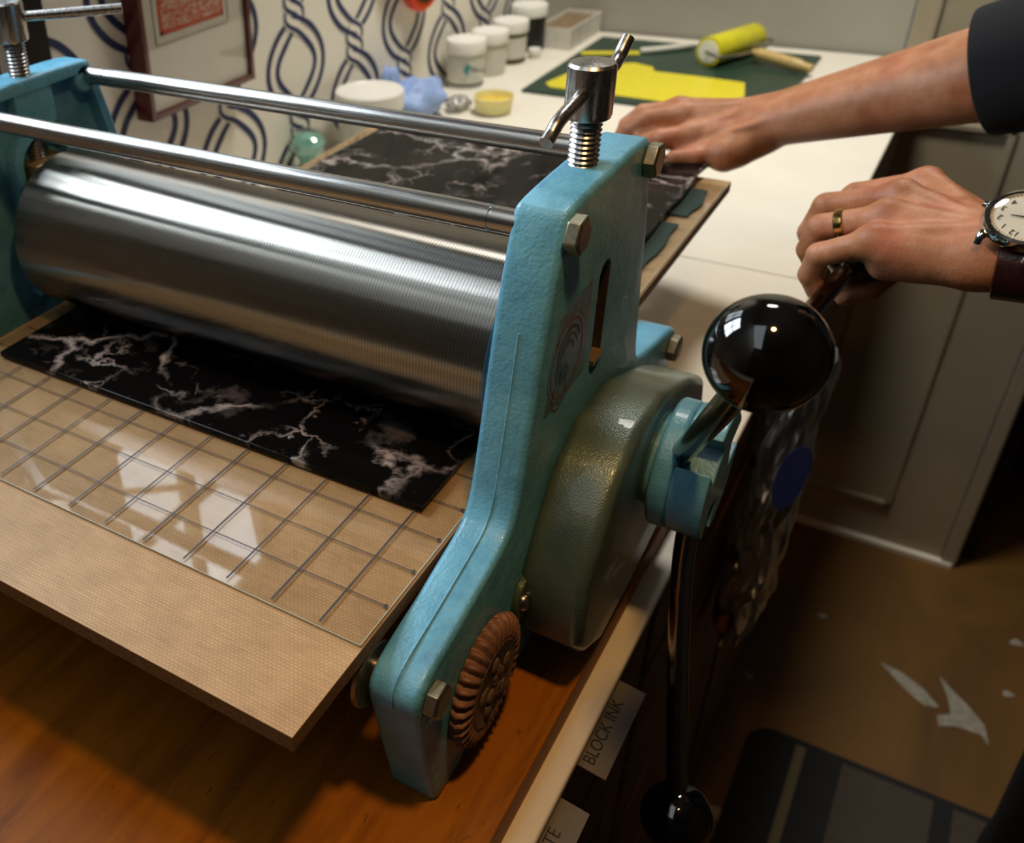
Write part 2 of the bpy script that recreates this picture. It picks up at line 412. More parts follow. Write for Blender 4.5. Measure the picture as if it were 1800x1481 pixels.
# ------------------------------------------------------------------ signed-distance surfaces (for bodies)
def sdf_field(prims, lo, hi, h):
    n = [int(math.ceil((hi[i] - lo[i]) / h)) + 1 for i in range(3)]
    F = np.full(n, 9.0, dtype=np.float32)
    ax = [lo[i] + h * np.arange(n[i], dtype=np.float32) for i in range(3)]
    for a, b, ra, rb, k in prims:
        a = np.array(a, np.float32); b = np.array(b, np.float32); m = max(ra, rb) + k + 3 * h + .25
        i0 = [max(0, int((min(a[i], b[i]) - m - lo[i]) / h)) for i in range(3)]
        i1 = [min(n[i], int((max(a[i], b[i]) + m - lo[i]) / h) + 2) for i in range(3)]
        if any(i1[i] <= i0[i] for i in range(3)): continue
        X = ax[0][i0[0]:i1[0], None, None] - a[0]; Y = ax[1][None, i0[1]:i1[1], None] - a[1]; Z = ax[2][None, None, i0[2]:i1[2]] - a[2]
        ba = b - a; L2 = float(ba @ ba) + 1e-9
        t = np.clip((X * ba[0] + Y * ba[1] + Z * ba[2]) / L2, 0, 1)
        d = np.sqrt((X - t * ba[0]) ** 2 + (Y - t * ba[1]) ** 2 + (Z - t * ba[2]) ** 2) - (ra + (rb - ra) * t)
        s = F[i0[0]:i1[0], i0[1]:i1[1], i0[2]:i1[2]]
        if k > 0:
            hh = np.maximum(k - np.abs(s - d), 0) / k; r = np.minimum(s, d) - hh * hh * k * .25
        else: r = np.minimum(s, d)
        F[i0[0]:i1[0], i0[1]:i1[1], i0[2]:i1[2]] = r
    return F, ax
def surface_nets(F, lo, h):
    ins = F < 0; n = F.shape
    c = np.zeros([k - 1 for k in n], np.int8)
    for dx in (0, 1):
        for dy in (0, 1):
            for dz in (0, 1): c += ins[dx:n[0] - 1 + dx, dy:n[1] - 1 + dy, dz:n[2] - 1 + dz]
    act = (c > 0) & (c < 8); idx = -np.ones(act.shape, np.int64); A = np.argwhere(act); idx[act] = np.arange(len(A))
    acc = np.zeros((len(A), 3)); cnt = np.zeros(len(A))
    cor = [(x, y, z) for x in (0, 1) for y in (0, 1) for z in (0, 1)]
    for p in cor:
        for a in range(3):
            if p[a]: continue
            q = list(p); q[a] = 1
            f0 = F[A[:, 0] + p[0], A[:, 1] + p[1], A[:, 2] + p[2]]; f1 = F[A[:, 0] + q[0], A[:, 1] + q[1], A[:, 2] + q[2]]
            m = (f0 < 0) != (f1 < 0); t = np.where(m, f0 / np.where(m, f0 - f1, 1), 0)
            P = np.array(p, float)[None, :].repeat(len(A), 0); P[:, a] += t
            acc[m] += P[m]; cnt[m] += 1
    V = (A + acc / cnt[:, None]) * h + np.array(lo)
    faces = []
    for a in range(3):
        b, d = (a + 1) % 3, (a + 2) % 3
        sl0 = [slice(None)] * 3; sl1 = [slice(None)] * 3; sl0[a] = slice(0, n[a] - 1); sl1[a] = slice(1, n[a])
        e = ins[tuple(sl0)] != ins[tuple(sl1)]
        E = np.argwhere(e); E = E[(E[:, b] > 0) & (E[:, d] > 0) & (E[:, b] < n[b] - 1) & (E[:, d] < n[d] - 1)]
        s = ins[E[:, 0], E[:, 1], E[:, 2]]
        def g(db, dd):
            q = E.copy(); q[:, b] -= db; q[:, d] -= dd; return idx[q[:, 0], q[:, 1], q[:, 2]]
        Q = np.stack([g(1, 1), g(0, 1), g(0, 0), g(1, 0)], 1); Q[~s] = Q[~s][:, ::-1]; faces.append(Q)
    return V, np.concatenate(faces)
def body_mesh(name, parts, mat, parent):
    vs = []; fs = []; o = 0
    for V, Q in parts: vs.append(V); fs.append(Q + o); o += len(V)
    V = np.concatenate(vs) * S; Q = np.concatenate(fs)
    me = bpy.data.meshes.new(name); me.from_pydata(V.tolist(), [], Q.tolist()); me.materials.append(mat); me.shade_smooth()
    ob = bpy.data.objects.new(name, me); COL.objects.link(ob); ob.parent = parent; ob.matrix_parent_inverse = Matrix.Translation(-parent_loc(parent))
    return ob

# ================================================================== THE ROOM
ZT = -5.0      # top of the white work tables
ZW = -4.2      # top of the wooden board under the press
ZF = -41.0     # floor
XW = -22.0     # papered wall
YB = 61.5      # back wall
struct('floor', MB().box(-24, 62, -72, 95, ZF - 1, ZF), M['floor'])
struct('ceiling', MB().box(-24, 62, -72, 95, 56, 57), M['ceiling'])
# papered wall with two window openings
wy = [(-1, 11.4), (13.8, 24)]; wz = (12.5, 27.5)
mb = MB(); mb.box(XW - 1, XW, -72, 62, ZF, wz[0]); mb.box(XW - 1, XW, -72, 62, wz[1], 56)
mb.box(XW - 1, XW, -72, wy[0][0], *wz); mb.box(XW - 1, XW, wy[0][1], wy[1][0], *wz); mb.box(XW - 1, XW, wy[1][1], 62, *wz)
WALL = struct('wall_left', mb, M['paper_wall'])
for k, (a, b) in enumerate(wy):
    f = MB()
    for (p, q, r, s) in ((a - .4, a + .35, wz[0] - .4, wz[1] + .4), (b - .35, b + .4, wz[0] - .4, wz[1] + .4)): f.box(XW - .7, XW + .35, p, q, r, s)
    for (r, s) in ((wz[0] - .4, wz[0] + .35), (wz[1] - .35, wz[1] + .4)): f.box(XW - .7, XW + .34, a, b, r, s)
    m_ = (a + b) / 2; f.box(XW - .6, XW - .1, m_ - .4, m_ + .4, wz[0], wz[1])
    f.box(XW - .6, XW - .12, a, b, 19.6, 20.1)
    wn = struct('window_%d' % (k + 1), f, M['door'])
    g = obj('window_pane', MB().box(XW - .45, XW - .4, a + .3, b - .3, wz[0] + .3, wz[1] - .3), M['acrylic'], wn, 0)
# interlaced wallpaper trellis: raised-ink ribbons in knots and ovals
def wallpaper():
    mb = MB(); H = 2.72; z1 = .70
    def g(z):
        a = abs(z)
        if a < z1: return .50 * math.sin(PI * z / z1)
        u = min(1, (a - z1) / (H - z1))
        return -math.copysign(1, z) * 1.98 * math.sin(PI / 2 * u) ** .80
    for k in range(-5, 9):
        yc = 19.4 + 5.36 * k
        for m in range(-4, 10):
            zc = (2.5 if k % 2 == 0 else -.28) + 5.44 * m
            if zc < -16 or zc > 54: continue
            for s in (1, -1):
                N = 72; pts = []
                for i in range(N + 1):
                    z = -H + 2 * H * i / N; pts.append((s * g(z), z))
                nor = []
                for i in range(N + 1):
                    a = pts[max(0, i - 1)]; b = pts[min(N, i + 1)]; dy, dz = b[0] - a[0], b[1] - a[1]
                    if i in (0, N): dy = 0
                    l = math.hypot(dy, dz); nor.append((dz / l, -dy / l))
                def hgt(z):
                    f = max(0, 1 - max(0, abs(z) - z1) / .5); return .03 + .018 * f * s * -math.cos(PI * min(abs(z), z1 * 1.0) / z1)
                def ribbon(o0, o1, dh, mi, lim=None):
                    vs = []; fs = []
                    for i in range(N + 1):
                        z = pts[i][1]
                        if lim and abs(z) > lim: continue
                        wf = 1 if not lim else 1
                        sq = 1 - .28 * max(0, 1 - max(0, abs(z) - z1 * .9) / .7)
                        for o in (o0, o1):
                            vs.append((XW + hgt(z) + dh, yc + pts[i][0] + nor[i][0] * o * sq, zc + z + nor[i][1] * o * sq))
                    n = len(vs) // 2
                    for i in range(n - 1): fs.append((2 * i, 2 * i + 1, 2 * i + 3, 2 * i + 2))
                    mb.add(vs, fs, mi)
                ribbon(-.62, .62, -.006, 1, z1 + .28)
                ribbon(-.53, -.22, 0, 0); ribbon(.22, .53, 0, 0)
    # drop the ribbons that would cross a window opening
    keep = [i for i, f in enumerate(mb.f) if not any(any(a - .6 < mb.v[j][1] < b + .6 and wz[0] - .6 < mb.v[j][2] < wz[1] + .6 for a, b in wy) for j in f)
            and all(-72 < mb.v[j][1] < 61.4 for j in f)]
    mb.f = [mb.f[i] for i in keep]; mb.m = [mb.m[i] for i in keep]
    me = mesh_of('wallpaper_pattern', mb, [M['navy'], M['paper_wall']], 0)
    o = bpy.data.objects.new('wallpaper_pattern', me); COL.objects.link(o); o.parent = WALL
    return o
wallpaper()
# back wall with a doorway on the right, a panelled door, dark passage beyond
mb = MB(); mb.box(XW - 1, 1.2, YB, YB + 1, ZF, 56); mb.box(12.6, 13.5, YB, YB + 1, ZF, 56); mb.box(1.2, 12.6, YB, YB + 1, 38, 56); mb.box(13.5, 62, YB, YB + 1, 38, 56); mb.box(34, 62, YB, YB + 1, ZF, 56)
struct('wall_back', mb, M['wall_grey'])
dm = MB(); dm.box(1.3, 12.4, YB - .2, YB + .5, ZF + .3, 38)
door = struct('door_1', dm, M['door'])
pn = MB()
def panel(x0, x1, z0, z1):
    y = YB - .2
    for (a, b, c, d) in ((x0, x1, z0, z0 + .45), (x0, x1, z1 - .45, z1), (x0, x0 + .45, z0, z1), (x1 - .45, x1, z0, z1)): pn.box(a, b, y - .28, y, c, d)
panel(2.2, 8.3, ZF + 3.6, -8.5); panel(2.2, 8.3, -5.5, 34)
obj('panel_moulding', pn, M['door'], door, 0, bevel=.1)
tm = MB(); tm.box(12.5, 13.4, YB - .5, YB, ZF, 38); struct('trim_1', tm, M['door'], bevel=.1)
struct('baseboard_back', MB().box(.4, 13.2, YB - .7, YB - .2, ZF, ZF + .35), M['white_top'])
struct('wall_passage', MB().box(13.4, 62, 94, 95, ZF, 56).box(13.4, 14.4, YB + 1, 94, ZF, 56), M['dark'])
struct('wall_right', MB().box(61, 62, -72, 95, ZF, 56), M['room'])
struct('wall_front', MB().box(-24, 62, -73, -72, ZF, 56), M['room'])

# ================================================================== TABLES AND WHAT THEY STAND ON
t = thing('drawer_unit', (-9, 3, ZF), 'brown wooden drawer unit under the white worktop, paper tags on its front', 'drawer unit')
obj('carcass', MB().box(-21.5, 1.9, -24, 27.2, ZF, ZT - .3), M['drawer'], t, 0)
y = -23.6
for k in range(3):
    for j, (z0, z1) in enumerate(((-9.2, -5.45), (-13, -9.6), (-17, -13.4), (-23, -17.4), (-30, -23.4), (-38, -30.4))):
        a = -23.6 + k * 17; d = obj('drawer_front', MB().box(1.9, 2.45, a, a + 16.4, z0, z1), M['drawer'], t, 0, bevel=.08)
tag(obj('worktop', MB().box(-21.95, 2.68, -24, 27.7, ZT - .28, ZT), M['white_top'], None, 0, bevel=.08), 'white laminate worktop under the press, its edge lit cream', 'worktop')
tag(obj('worktop', MB().box(-21.95, 2.75, 27.76, 61.2, ZT - .28, ZT), M['white_top'], None, 0, bevel=.08), 'white laminate worktop holding jars and the inking slab, beyond the seam', 'worktop')
t = thing('cupboard', (-9, 44, ZF), 'plain wooden cupboard under the far white worktop', 'cupboard')
obj('carcass', MB().box(-21.5, 1.9, 28.2, 60.8, ZF, ZT - .3), M['drawer'], t, 0)
for k in range(2): obj('door', MB().box(1.9, 2.4, 28.6 + 16 * k, 44.2 + 16 * k, ZF + 1, ZT - 1.4), M['drawer'], t, 0, bevel=.08)
# paper tabs sticking out over the drawer fronts
def paper_tab(y0, y1, text, label):
    t = thing('paper_tab', (2.8, (y0 + y1) / 2, -5.45), label, 'paper tab', 'paper tabs on the drawer unit')
    a = Vector((2.44, y0, -5.36)); e = Vector((.82, 0, -.10)); w_ = Vector((0, y1 - y0, 0)); dz = Vector((0, 0, .03))
    vs = [a, a + w_, a + w_ + e, a + e]; m = MB(); m.add([p + dz for p in vs] + vs, [(0, 1, 2, 3), (7, 6, 5, 4), (0, 4, 5, 1), (1, 5, 6, 2), (2, 6, 7, 3), (3, 7, 4, 0)])
    obj('card', m, M['tab_card'], t, 0)
    m = MB(); text_mb(m, text, .36, a + e * .62 + Vector((0, .14, .035)), (0, 1, 0), -e, 0, .003); obj('lettering', m, M['dark_text'], t, 0)
paper_tab(3.75, 6.3, 'BLOCK INK', 'grey paper tab with two dark words, below the gear cover')
paper_tab(.9, 2.85, 'WHITE', 'grey paper tab reading white, nearest the bottom edge of the photo')
tag(obj('wooden_board', MB().box(-21, 2.15, -14, 14.2, ZT, ZW), M['wood'], None, 0, bevel=.05), 'orange-brown stained wooden board under the blue press', 'board')

# ================================================================== THE ETCHING PRESS
press = thing('etching_press', (-6.7, 6.95, ZW), 'light blue cast-iron etching press with steel roller and black ball handles', 'etching press')
YC = 6.95
half = [(5.02, 6.05), (4.82, 5.85), (4.52, 4.9), (4.27, 3.95), (4.12, 3.1), (3.86, 1.7), (3.68, .85), (3.52, .48), (3.2, .25), (2.4, .06), (1.45, -.16), (.7, -.3), (.2, -.44), (-.08, -.68), (-.08, -1.0), (.02, -1.35), (.22, -2.3), (.52, -3.4), (.72, ZW), (1.75, ZW), (2.05, ZW + .28)]
mirr = [(2 * YC - a, b) for a, b in reversed(half)]
prof = half + mirr
def chaikin(P, keep):
    out = []; n = len(P)
    for i in range(n):
        a, b = Vector(P[i]), Vector(P[(i + 1) % n]); out.append(tuple(a if keep(P[i]) else a * .75 + b * .25))
        out.append(tuple(b if keep(P[(i + 1) % n]) else a * .25 + b * .75))
    r = [p for i, p in enumerate(out) if (Vector(p) - Vector(out[i - 1])).length > 1e-4]
    return r
prof0 = prof
prof = chaikin(chaikin(prof, lambda p: p[1] < -3.9), lambda p: p[1] < -3.9)
def offset_poly(P, d):
    n = len(P); out = []
    for i in range(n):
        a, b, c = Vector(P[i - 1]), Vector(P[i]), Vector(P[(i + 1) % n])
        e1 = (b - a).normalized(); e2 = (c - b).normalized(); n1 = Vector((-e1.y, e1.x)); n2 = Vector((-e2.y, e2.x)); m = (n1 + n2).normalized()
        out.append(tuple(b + m * d / max(.5, m.dot(n1))))
    return out
def frame(side):
    """side 0: the frame nearest the camera (inner face x=0, outer .97); side 1: far frame, mirrored."""
    X = (lambda x: x) if side == 0 else (lambda x: -13.76 - x)
    def pr(P, a, b): return MB().prism_x(P, min(X(a), X(b)), max(X(a), X(b)))
    fo = obj('side_frame', pr(prof, 0, .97), M['blue'], None, 0)
    bv = fo.modifiers.new('b', 'BEVEL'); bv.width = .13 * S; bv.segments = 4; bv.limit_method = 'ANGLE'; bv.angle_limit = math.radians(50)
    baked(fo)
    inset = offset_poly(prof0, .34)
    if sum((inset[i][0] - YC) ** 2 for i in range(len(inset))) > sum((prof0[i][0] - YC) ** 2 for i in range(len(prof0))): inset = offset_poly(prof0, -.34)
    rec = pr(inset, -.3, .42)
    c1 = obj('cut', rec, M['blue'], None, 0)
    slot = []
    for i in range(9): a = PI * i / 8; slot.append((YC + .2 + .31 * math.cos(a), 3.92 + .3 * math.sin(a)))
    for i in range(9): a = PI + PI * i / 8; slot.append((YC + .2 + .31 * math.cos(a), 2.05 + .3 * math.sin(a)))
    c2 = obj('cut', pr(slot, -1, 2), M['blue'], None, 0)
    boolean(fo, c1); baked(fo); boolean(fo, c2); baked(fo)
    bpy.data.objects.remove(c1); bpy.data.objects.remove(c2)
    fo.parent = press; fo.matrix_parent_inverse = Matrix.Translation(-parent_loc(press))
    fo.data.shade_smooth(); fo.data.set_sharp_from_angle(angle=math.radians(32))
    # ribs and bosses cast into the hollow side
    m = MB(); lo, hi = sorted((X(-.1 if side == 0 else .02), X(.5)))
    col = [(YC - .62, 4.75), (YC - .62, 5.85), (YC + .62, 5.85), (YC + .62, 4.75)]
    obj('screw_column', MB().prism_x(col, lo, hi), M['blue'], fo, 40, bevel=.05)
    arch_o = [(YC + 1.05 * math.cos(PI * i / 12), 3.9 + .95 * math.sin(PI * i / 12)) for i in range(13)]; arch_i = [(YC + .78 * math.cos(PI * i / 12), 3.9 + .68 * math.sin(PI * i / 12)) for i in range(13)]
    arch_o = [(YC + 1.05, .4)] + arch_o + [(YC - 1.05, .4)]; arch_i = [(YC + .78, .4)] + arch_i + [(YC - .78, .4)]
    for i in range(len(arch_o) - 1): m.prism_x([arch_o[i], arch_o[i + 1], arch_i[i + 1], arch_i[i]], lo, hi)
    obj('slot_rib', m, M['blue'], fo, 40)
    for yy, zz in ((5.14, 5.56), (8.76, 5.56), (.52, -.9), (13.38, -.9)): obj('rod_boss', MB().lathe([(.36, 0), (.36, .46), (.31, .5)], (X(.5), yy, zz), (X(0) - X(.5), 0, 0), 28), M['blue'], fo)
    # hexagon bolt heads on the outer face
    for yy, zz in ((4.97, 5.6), (8.9, 5.58), (.38, -.9), (13.45, -.9)):
        d = X(1) - X(0); st = .35 if yy < 7 else .2
        b = obj('hex_bolt', MB().lathe([(.30, 0), (.35, .03), (.35, .23), (.30, .27)], (X(.96), yy, zz), (d, 0, 0), 6, 0, True, st), M['bolt'], fo, 20, bevel=.015)
    return fo
near = frame(0); far = frame(1)
# raised casting seam down the front of the near frame
seam = [(.5, 4.27, 3.95), (.5, 4.12, 3.1), (.5, 3.86, 1.7), (.5, 3.67, .86), (.50, 3.33 - .02, .34), (.5, 2.4, .075), (.5, 1.45, -.14), (.5, .7, -.28), (.5, .2, -.42), (.5, -.075, -.68)]
obj('casting_seam', MB().tube([(x, yy - .0, z + .0) for x, yy, z in seam] + [(.5, -.09, -1.0)], .018, 8, 0, 4), M['blue'], near)
# rollers and rods
RY, RZ, RR = 6.9, 2.2, 1.975
m = MB().lathe([(.55, -13.9), (.55, -13.35), (1.86, -13.34), (RR - .05, -13.28), (RR, -13.2), (RR, -.42), (RR - .06, -.32), (1.8, -.30), (.55, -.28), (.55, .3)], (0, RY, RZ), (1, 0, 0), 128)
obj('top_roller', m, M['roller'], press, 30)
obj('lower_roller', MB().lathe([(.5, -13.9), (.5, -13.3), (1.35, -13.25), (1.4, -13.2), (1.4, -.45), (1.35, -.4), (.5, -.35), (.5, .3)], (0, RY, -1.76), (1, 0, 0), 64), M['rod'], press)
for yy, zz in ((5.0, 5.6), (8.9, 5.6), (.45, -.9), (13.45, -.9)):
    obj('tie_rod', MB().lathe([(.225, -13.9), (.225, -13.12), (.212, -13.11), (.212, -13.08), (.23, -13.07), (.23, -.44), (.212, -.43), (.212, -.40), (.225, -.39), (.225, .3)], (0, yy, zz), (1, 0, 0), 40), M['rod'], press)
obj('washer', MB().lathe([(.24, -.2), (.6, -.2), (.62, -.18), (.62, -.1), (.6, -.08), (.24, -.08)], (0, .33, -.95), (1, 0, 0), 48), M['bolt'], press)
# pressure screws
def screw(x, bar, name_label):
    prof_ = []; z = 3.2; k = 0
    while z < 6.92: prof_ += [(.232, z), (.275, z + .045)]; z += .09
    s = obj('pressure_screw', MB().lathe(prof_, (x, YC, 0), (0, 0, 1), 28), M['steel'], press, 30)
    kb = obj('screw_head', MB().lathe([(.34, 6.86), (.39, 6.89), (.408, 6.95), (.408, 7.76), (.37, 7.81), (.2, 7.84), (.02, 7.855)], (x, YC, 0), (0, 0, 1), 40), M['steel'], s, 30)
    obj('tommy_bar', MB().tube(bar, .12, 16, 0, 5), M['steel'], s)
screw(.39, [(.33, 5.25, 6.93), (.34, 5.42, 7.02), (.37, 5.62, 7.18), (.40, 6.1, 7.3), (.39, 6.95, 7.4), (.41, 7.9, 7.47), (.40, 8.25, 7.56), (.42, 8.42, 7.72), (.44, 8.55, 7.85)], 'near')
screw(-14.15, [(-16.2, 5.4, 7.4), (-14.5, 6.7, 7.42), (-13.9, 7.15, 7.43), (-12.9, 7.95, 7.44), (-12.0, 8.68, 7.45)], 'far')
# bearing blocks in the slots
for xa, xb in ((.12, .82), (-14.58, -13.5)):
    b = obj('bearing_block', MB().box(xa, xb, RY - .55, RY + .6, 1.5, 3.2 if xa > 0 else 3.95), M['steel'] if xa > 0 else M['brass'], press, 20, bevel=.05)
obj('slot_liner', MB().box(.50, .965, 7.40, 7.48, 2.1, 3.95), M['rusty'], near, 0)
obj('slot_back', MB().box(.40, .46, 6.6, 7.8, 1.5, 4.4), M['blue'], near, 0)
obj('bearing_lug', MB().prism_x([(6.98, 2.0), (7.46, 2.07), (7.42, 2.18), (6.96, 2.12)], .6, 1.02), M['brass'], near, 0, bevel=.01)
# gear cover
cov = [(5.6, -3.74), (4.65, -3.2), (4.08, -2.5), (4.05, -.95), (5.15, .7), (6.3, 1.26), (8.0, 1.2), (10.3, .3), (11.7, -.45), (12.1, -1.3), (11.6, -2.4), (9.6, -3.3), (7.4, -3.66)]
co = obj('gear_cover', MB().prism_x(cov, .96, 2.28), M['hammer'], None, 0)
bv = co.modifiers.new('b', 'BEVEL'); bv.width = .24 * S; bv.segments = 6; bv.limit_method = 'ANGLE'; bv.angle_limit = math.radians(45); baked(co)
co.parent = press; co.matrix_parent_inverse = Matrix.Translation(-parent_loc(press)); co.data.shade_smooth(); co.data.set_sharp_from_angle(angle=math.radians(60))
ear = []
for i in range(20): a = 2 * PI * i / 20; ear.append((4.12 + .42 * math.cos(a), -1.75 + .5 * math.sin(a)))
obj('mounting_ear', MB().prism_x(ear, .97, 1.12), M['hammer'], co, 30, bevel=.04)
obj('cover_screw', MB().sphere((1.12, 4.0, -1.75), .2, 20, 0, (.75, 1, 1)), M['steel'], co)
# crank hub with three slots
HX, HY, HZ = 3.2, 8.15, -.5
ANG = [132, 253, 14]
hub = MB().lathe([(1.0, -.95), (1.0, -.80), (1.32, -.78), (1.38, -.72), (1.38, -.42), (1.34, -.36), (.4, -.36)], (HX, HY, HZ), (1, 0, 0), 72)
pts = []
for k in range(3):
    a0 = ANG[(3 - k) % 3 if False else [2, 0, 1][k]]
    nxt = ANG[[0, 1, 2][k]]
    d = .36
    hw = math.asin(d / 1.38)
    a0r = math.radians(a0); nr = math.radians(nxt if nxt > a0 else nxt + 360)
    ca, sa = math.cos(a0r), math.sin(a0r)
    pts += [(HY + ca * .62 - sa * d, HZ + sa * .62 + ca * d)]
    for i in range(15):
        t_ = a0r + hw + (nr - a0r - 2 * hw) * i / 14
        pts.append((HY + 1.38 * math.cos(t_), HZ + 1.38 * math.sin(t_)))
    ca, sa = math.cos(nr), math.sin(nr)
    pts += [(HY + ca * .62 + sa * d, HZ + sa * .62 - ca * d)]
hub.prism_x(pts, HX - .36, HX + .34)
hub.lathe([(.62, -.36), (.62, .22)], (HX, HY, HZ), (1, 0, 0), 40)
obj('crank_hub', hub, M['blue'], press, 30, bevel=.05)
BR = .785
for a in ANG:
    r = math.radians(a); u = Vector((0, math.cos(r), math.sin(r))); o = Vector((HX - .02, HY, HZ)); sp = Vector((1, 0, 0))
    P = [o + u * .7 + sp * -.42, o + u * 1.1 + sp * -.33, o + u * 1.7 + sp * -.17, o + u * 2.4 + sp * .0, o + u * 3.4 + sp * .24, o + u * 5.5 + sp * .74, o + u * 7.6 + sp * 1.2] if a != 253 else [o + u * .35 + sp * -.06, o + u * .9, o + u * 1.6 + sp * .03, o + u * 2.3 + sp * .11, o + u * 3.4 + sp * .30, o + u * 5.5 + sp * .74, o + u * 7.6 + sp * 1.2]
    am = obj('crank_arm', MB().tube(P, .225, 24, 0, 4), M['arm'], press)
    c = o + u * 8.1 + sp * 1.31
    ball = obj('ball_knob', MB().sphere(c, BR, 56), M['black'], am)
BALL3 = (HX + 1.29, HY + 8.1 * math.cos(math.radians(14)), HZ + 8.1 * math.sin(math.radians(14)))
# clay medallion with a crimped edge
m = MB(); N = 34 * 8; R = []
for r, x, am_ in ((1.12, 0, 0), (1.24, .05, .04), (1.27, .16, .07), (1.20, .28, .07), (1.04, .35, .05), (.93, .36, .02), (.90, .33, 0)):
    ring = []
    for i in range(N):
        a = 2 * PI * i / N; q = math.cos(34 * a + x * 5); q = math.copysign(abs(q) ** .6, q)
        ring.append((.965 + x + q * am_ * .5, 2.3 + (r + q * am_) * math.cos(a), -2.28 + (r + q * am_) * math.sin(a)))
    R.append(ring)
m.rings(R)
med = obj('clay_medallion', m, M['clay'], press, 60)
m = MB().lathe([(.92, 0), (.92, .34), (.86, .37), (.82, .345), (.02, .36)], (.965, 2.3, -2.28), (1, 0, 0), 64)
for i in range(26):
    a = random.uniform(0, 2 * PI); r = random.uniform(.05, .5) ; m.sphere((1.33, 2.3 + r * math.cos(a), -2.28 + r * math.sin(a)), random.uniform(.05, .13), 10, 0, (.6, 1, 1))
for i in range(5):
    a = 2 * PI * i / 5 + .4; m.sphere((1.325, 2.3 + .52 * math.cos(a), -2.28 + .52 * math.sin(a)), .16, 12, 0, (.35, 1, 1))
obj('medallion_face', m, M['clay_dark'], med, 50)
# silvered decal with a round emblem
dc = MB().prism_x([(4.95, 4.02), (6.48, 4.16), (6.5, 2.2), (4.55, 2.2)], .97, .978)
dec = obj('decal', dc, M['decal'], near, 0)
def ring_x(mb_, cy, cz, r0, r1, a0, a1, x, mi=0, n=40, ey=1.0):
    vs = []; fs = []
    for i in range(n + 1):
        a = math.radians(a0 + (a1 - a0) * i / n)
        for r in (r0, r1): vs.append((x, cy + ey * r * math.cos(a), cz + r * math.sin(a)))
    for i in range(n): fs.append((2 * i, 2 * i + 1, 2 * i + 3, 2 * i + 2))
    mb_.add(vs, fs, mi)
em = MB(); cy, cz = 5.45, 3.0
ring_x(em, cy, cz, .72, .78, 0, 360, .981, 0, 60); ring_x(em, cy, cz, .86, .88, 20, 300, .981, 0, 60)
em2 = MB()
for r0, r1, a0, a1 in ((.50, .57, 20, 170), (.36, .43, 15, 165), (.22, .29, 10, 160)): ring_x(em2, cy + .05, cz + .05, r0, r1, a0, a1, .982)
ring_x(em2, cy - .38, cz - .12, 0, .24, 0, 360, .982, 0, 24, .6); ring_x(em2, cy - .1, cz - .3, 0, .2, 0, 360, .982, 0, 24, 1.1)
ring_x(em, 5.2, 1.62 + .75, .30, .34, 0, 360, .981)
obj('decal_ring', em, M['decal_ring'], dec, 0); obj('decal_emblem', em2, M['decal_dark'], dec, 0)
# bed
bm_ = MB().box(-13.66, -.09, -2.05, 23.2, -.34, -.02, 0); bm_.box(-13.66, -.09, -2.05, 23.2, -.02, 0, 1)
obj('press_bed', bm_, [M['bed_edge'], M['bed']], press, 0, bevel=.02)

# ================================================================== ON THE BED
gs = thing('registration_sheet', (-7, 8, 0), 'clear acrylic sheet with a hand-drawn dark square grid on the press bed', 'acrylic sheet')
obj('sheet', MB().box(-13.5, -.14, .0, 22.6, .002, .05), M['acrylic'], gs, 0)
m = MB(); m.box(-13.5, -.14, -.012, .0, .0, .05); m.box(-.145, -.128, 0, 22.6, .0, .05); obj('edge', m, M['acr_edge'], gs, 0)
m = MB()
for i in range(1, 14): m.box(-i - .017 - .004 * (i % 3), -i + .017, .10, 22.4, .0505, .053)
for j in range(1, 23): m.box(-13.4, -.24, .979 * j - .011, .979 * j + .011, .0505, .0525)
for j in range(1, 6): m.lathe([(.045, .0), (.045, .004)], (-.22, .979 * j, .051), (0, 0, 1), 10)
obj('grid_lines', m, M['ink_line'], gs, 0)
# green felt under the far end of the marbled board
def sheet(mb_, x0, x1, y0, y1, z, th, nx=2, ny=2, fz=lambda x, y: 0, fx=lambda x, y: 0, mi=0):
    top = []; bot = []
    for j in range(ny + 1):
        for i in range(nx + 1):
            x = x0 + (x1 - x0) * i / nx; y = y0 + (y1 - y0) * j / ny; q = fz(x, y)
            top.append((x + fx(x, y), y, z + q + th)); bot.append((x + fx(x, y), y, z + q))
    n = nx + 1; N = n * (ny + 1); fs = []
    for j in range(ny):
        for i in range(nx):
            a = j * n + i; fs.append((a, a + 1, a + n + 1, a + n)); fs.append((N + a, N + a + n, N + a + n + 1, N + a + 1))
    for i in range(nx): fs.append((i, N + i, N + i + 1, i + 1)); a = ny * n + i; fs.append((a, a + 1, N + a + 1, N + a))
    for j in range(ny): a = j * n; fs.append((a, a + n, N + a + n, N + a)); a = j * n + nx; fs.append((a, N + a, N + a + n, a + n))
    mb_.add(top + bot, fs, mi)
m = MB(); sheet(m, -12.9, -.50, 13.0, 18.9, .056, .035, 30, 8, lambda x, y: 0, lambda x, y: .06 * math.sin(y * 2.3) * (x > -7))
tag(obj('felt_blanket', m, M['felt'], None, 30), 'dark green felt sheet under the marbled board at the far end of the bed', 'felt')
m = MB(); sheet(m, -4.5, -.42, 19.6, 21.9, .056, .03, 10, 6, lambda x, y: 0, lambda x, y: .08 * math.sin(y * 3.1))
tag(obj('shadow_patch', m, M['felt'], None, 30), 'small dark green sheet standing in for shadow at the far right corner of the bed', 'felt')  # dark sheet put in for the shadow patches on the bed corner
def mz(x, y):
    t_ = max(0, (y - 10) / 14)
    return .06 * min(1, max(0, (y - 9) / 3)) + .10 * t_ * t_ + (.05 * math.sin(x * 1.1 + 1) * math.sin(y * .9) + .05 * math.sin(x * 2.3 + y)) * t_
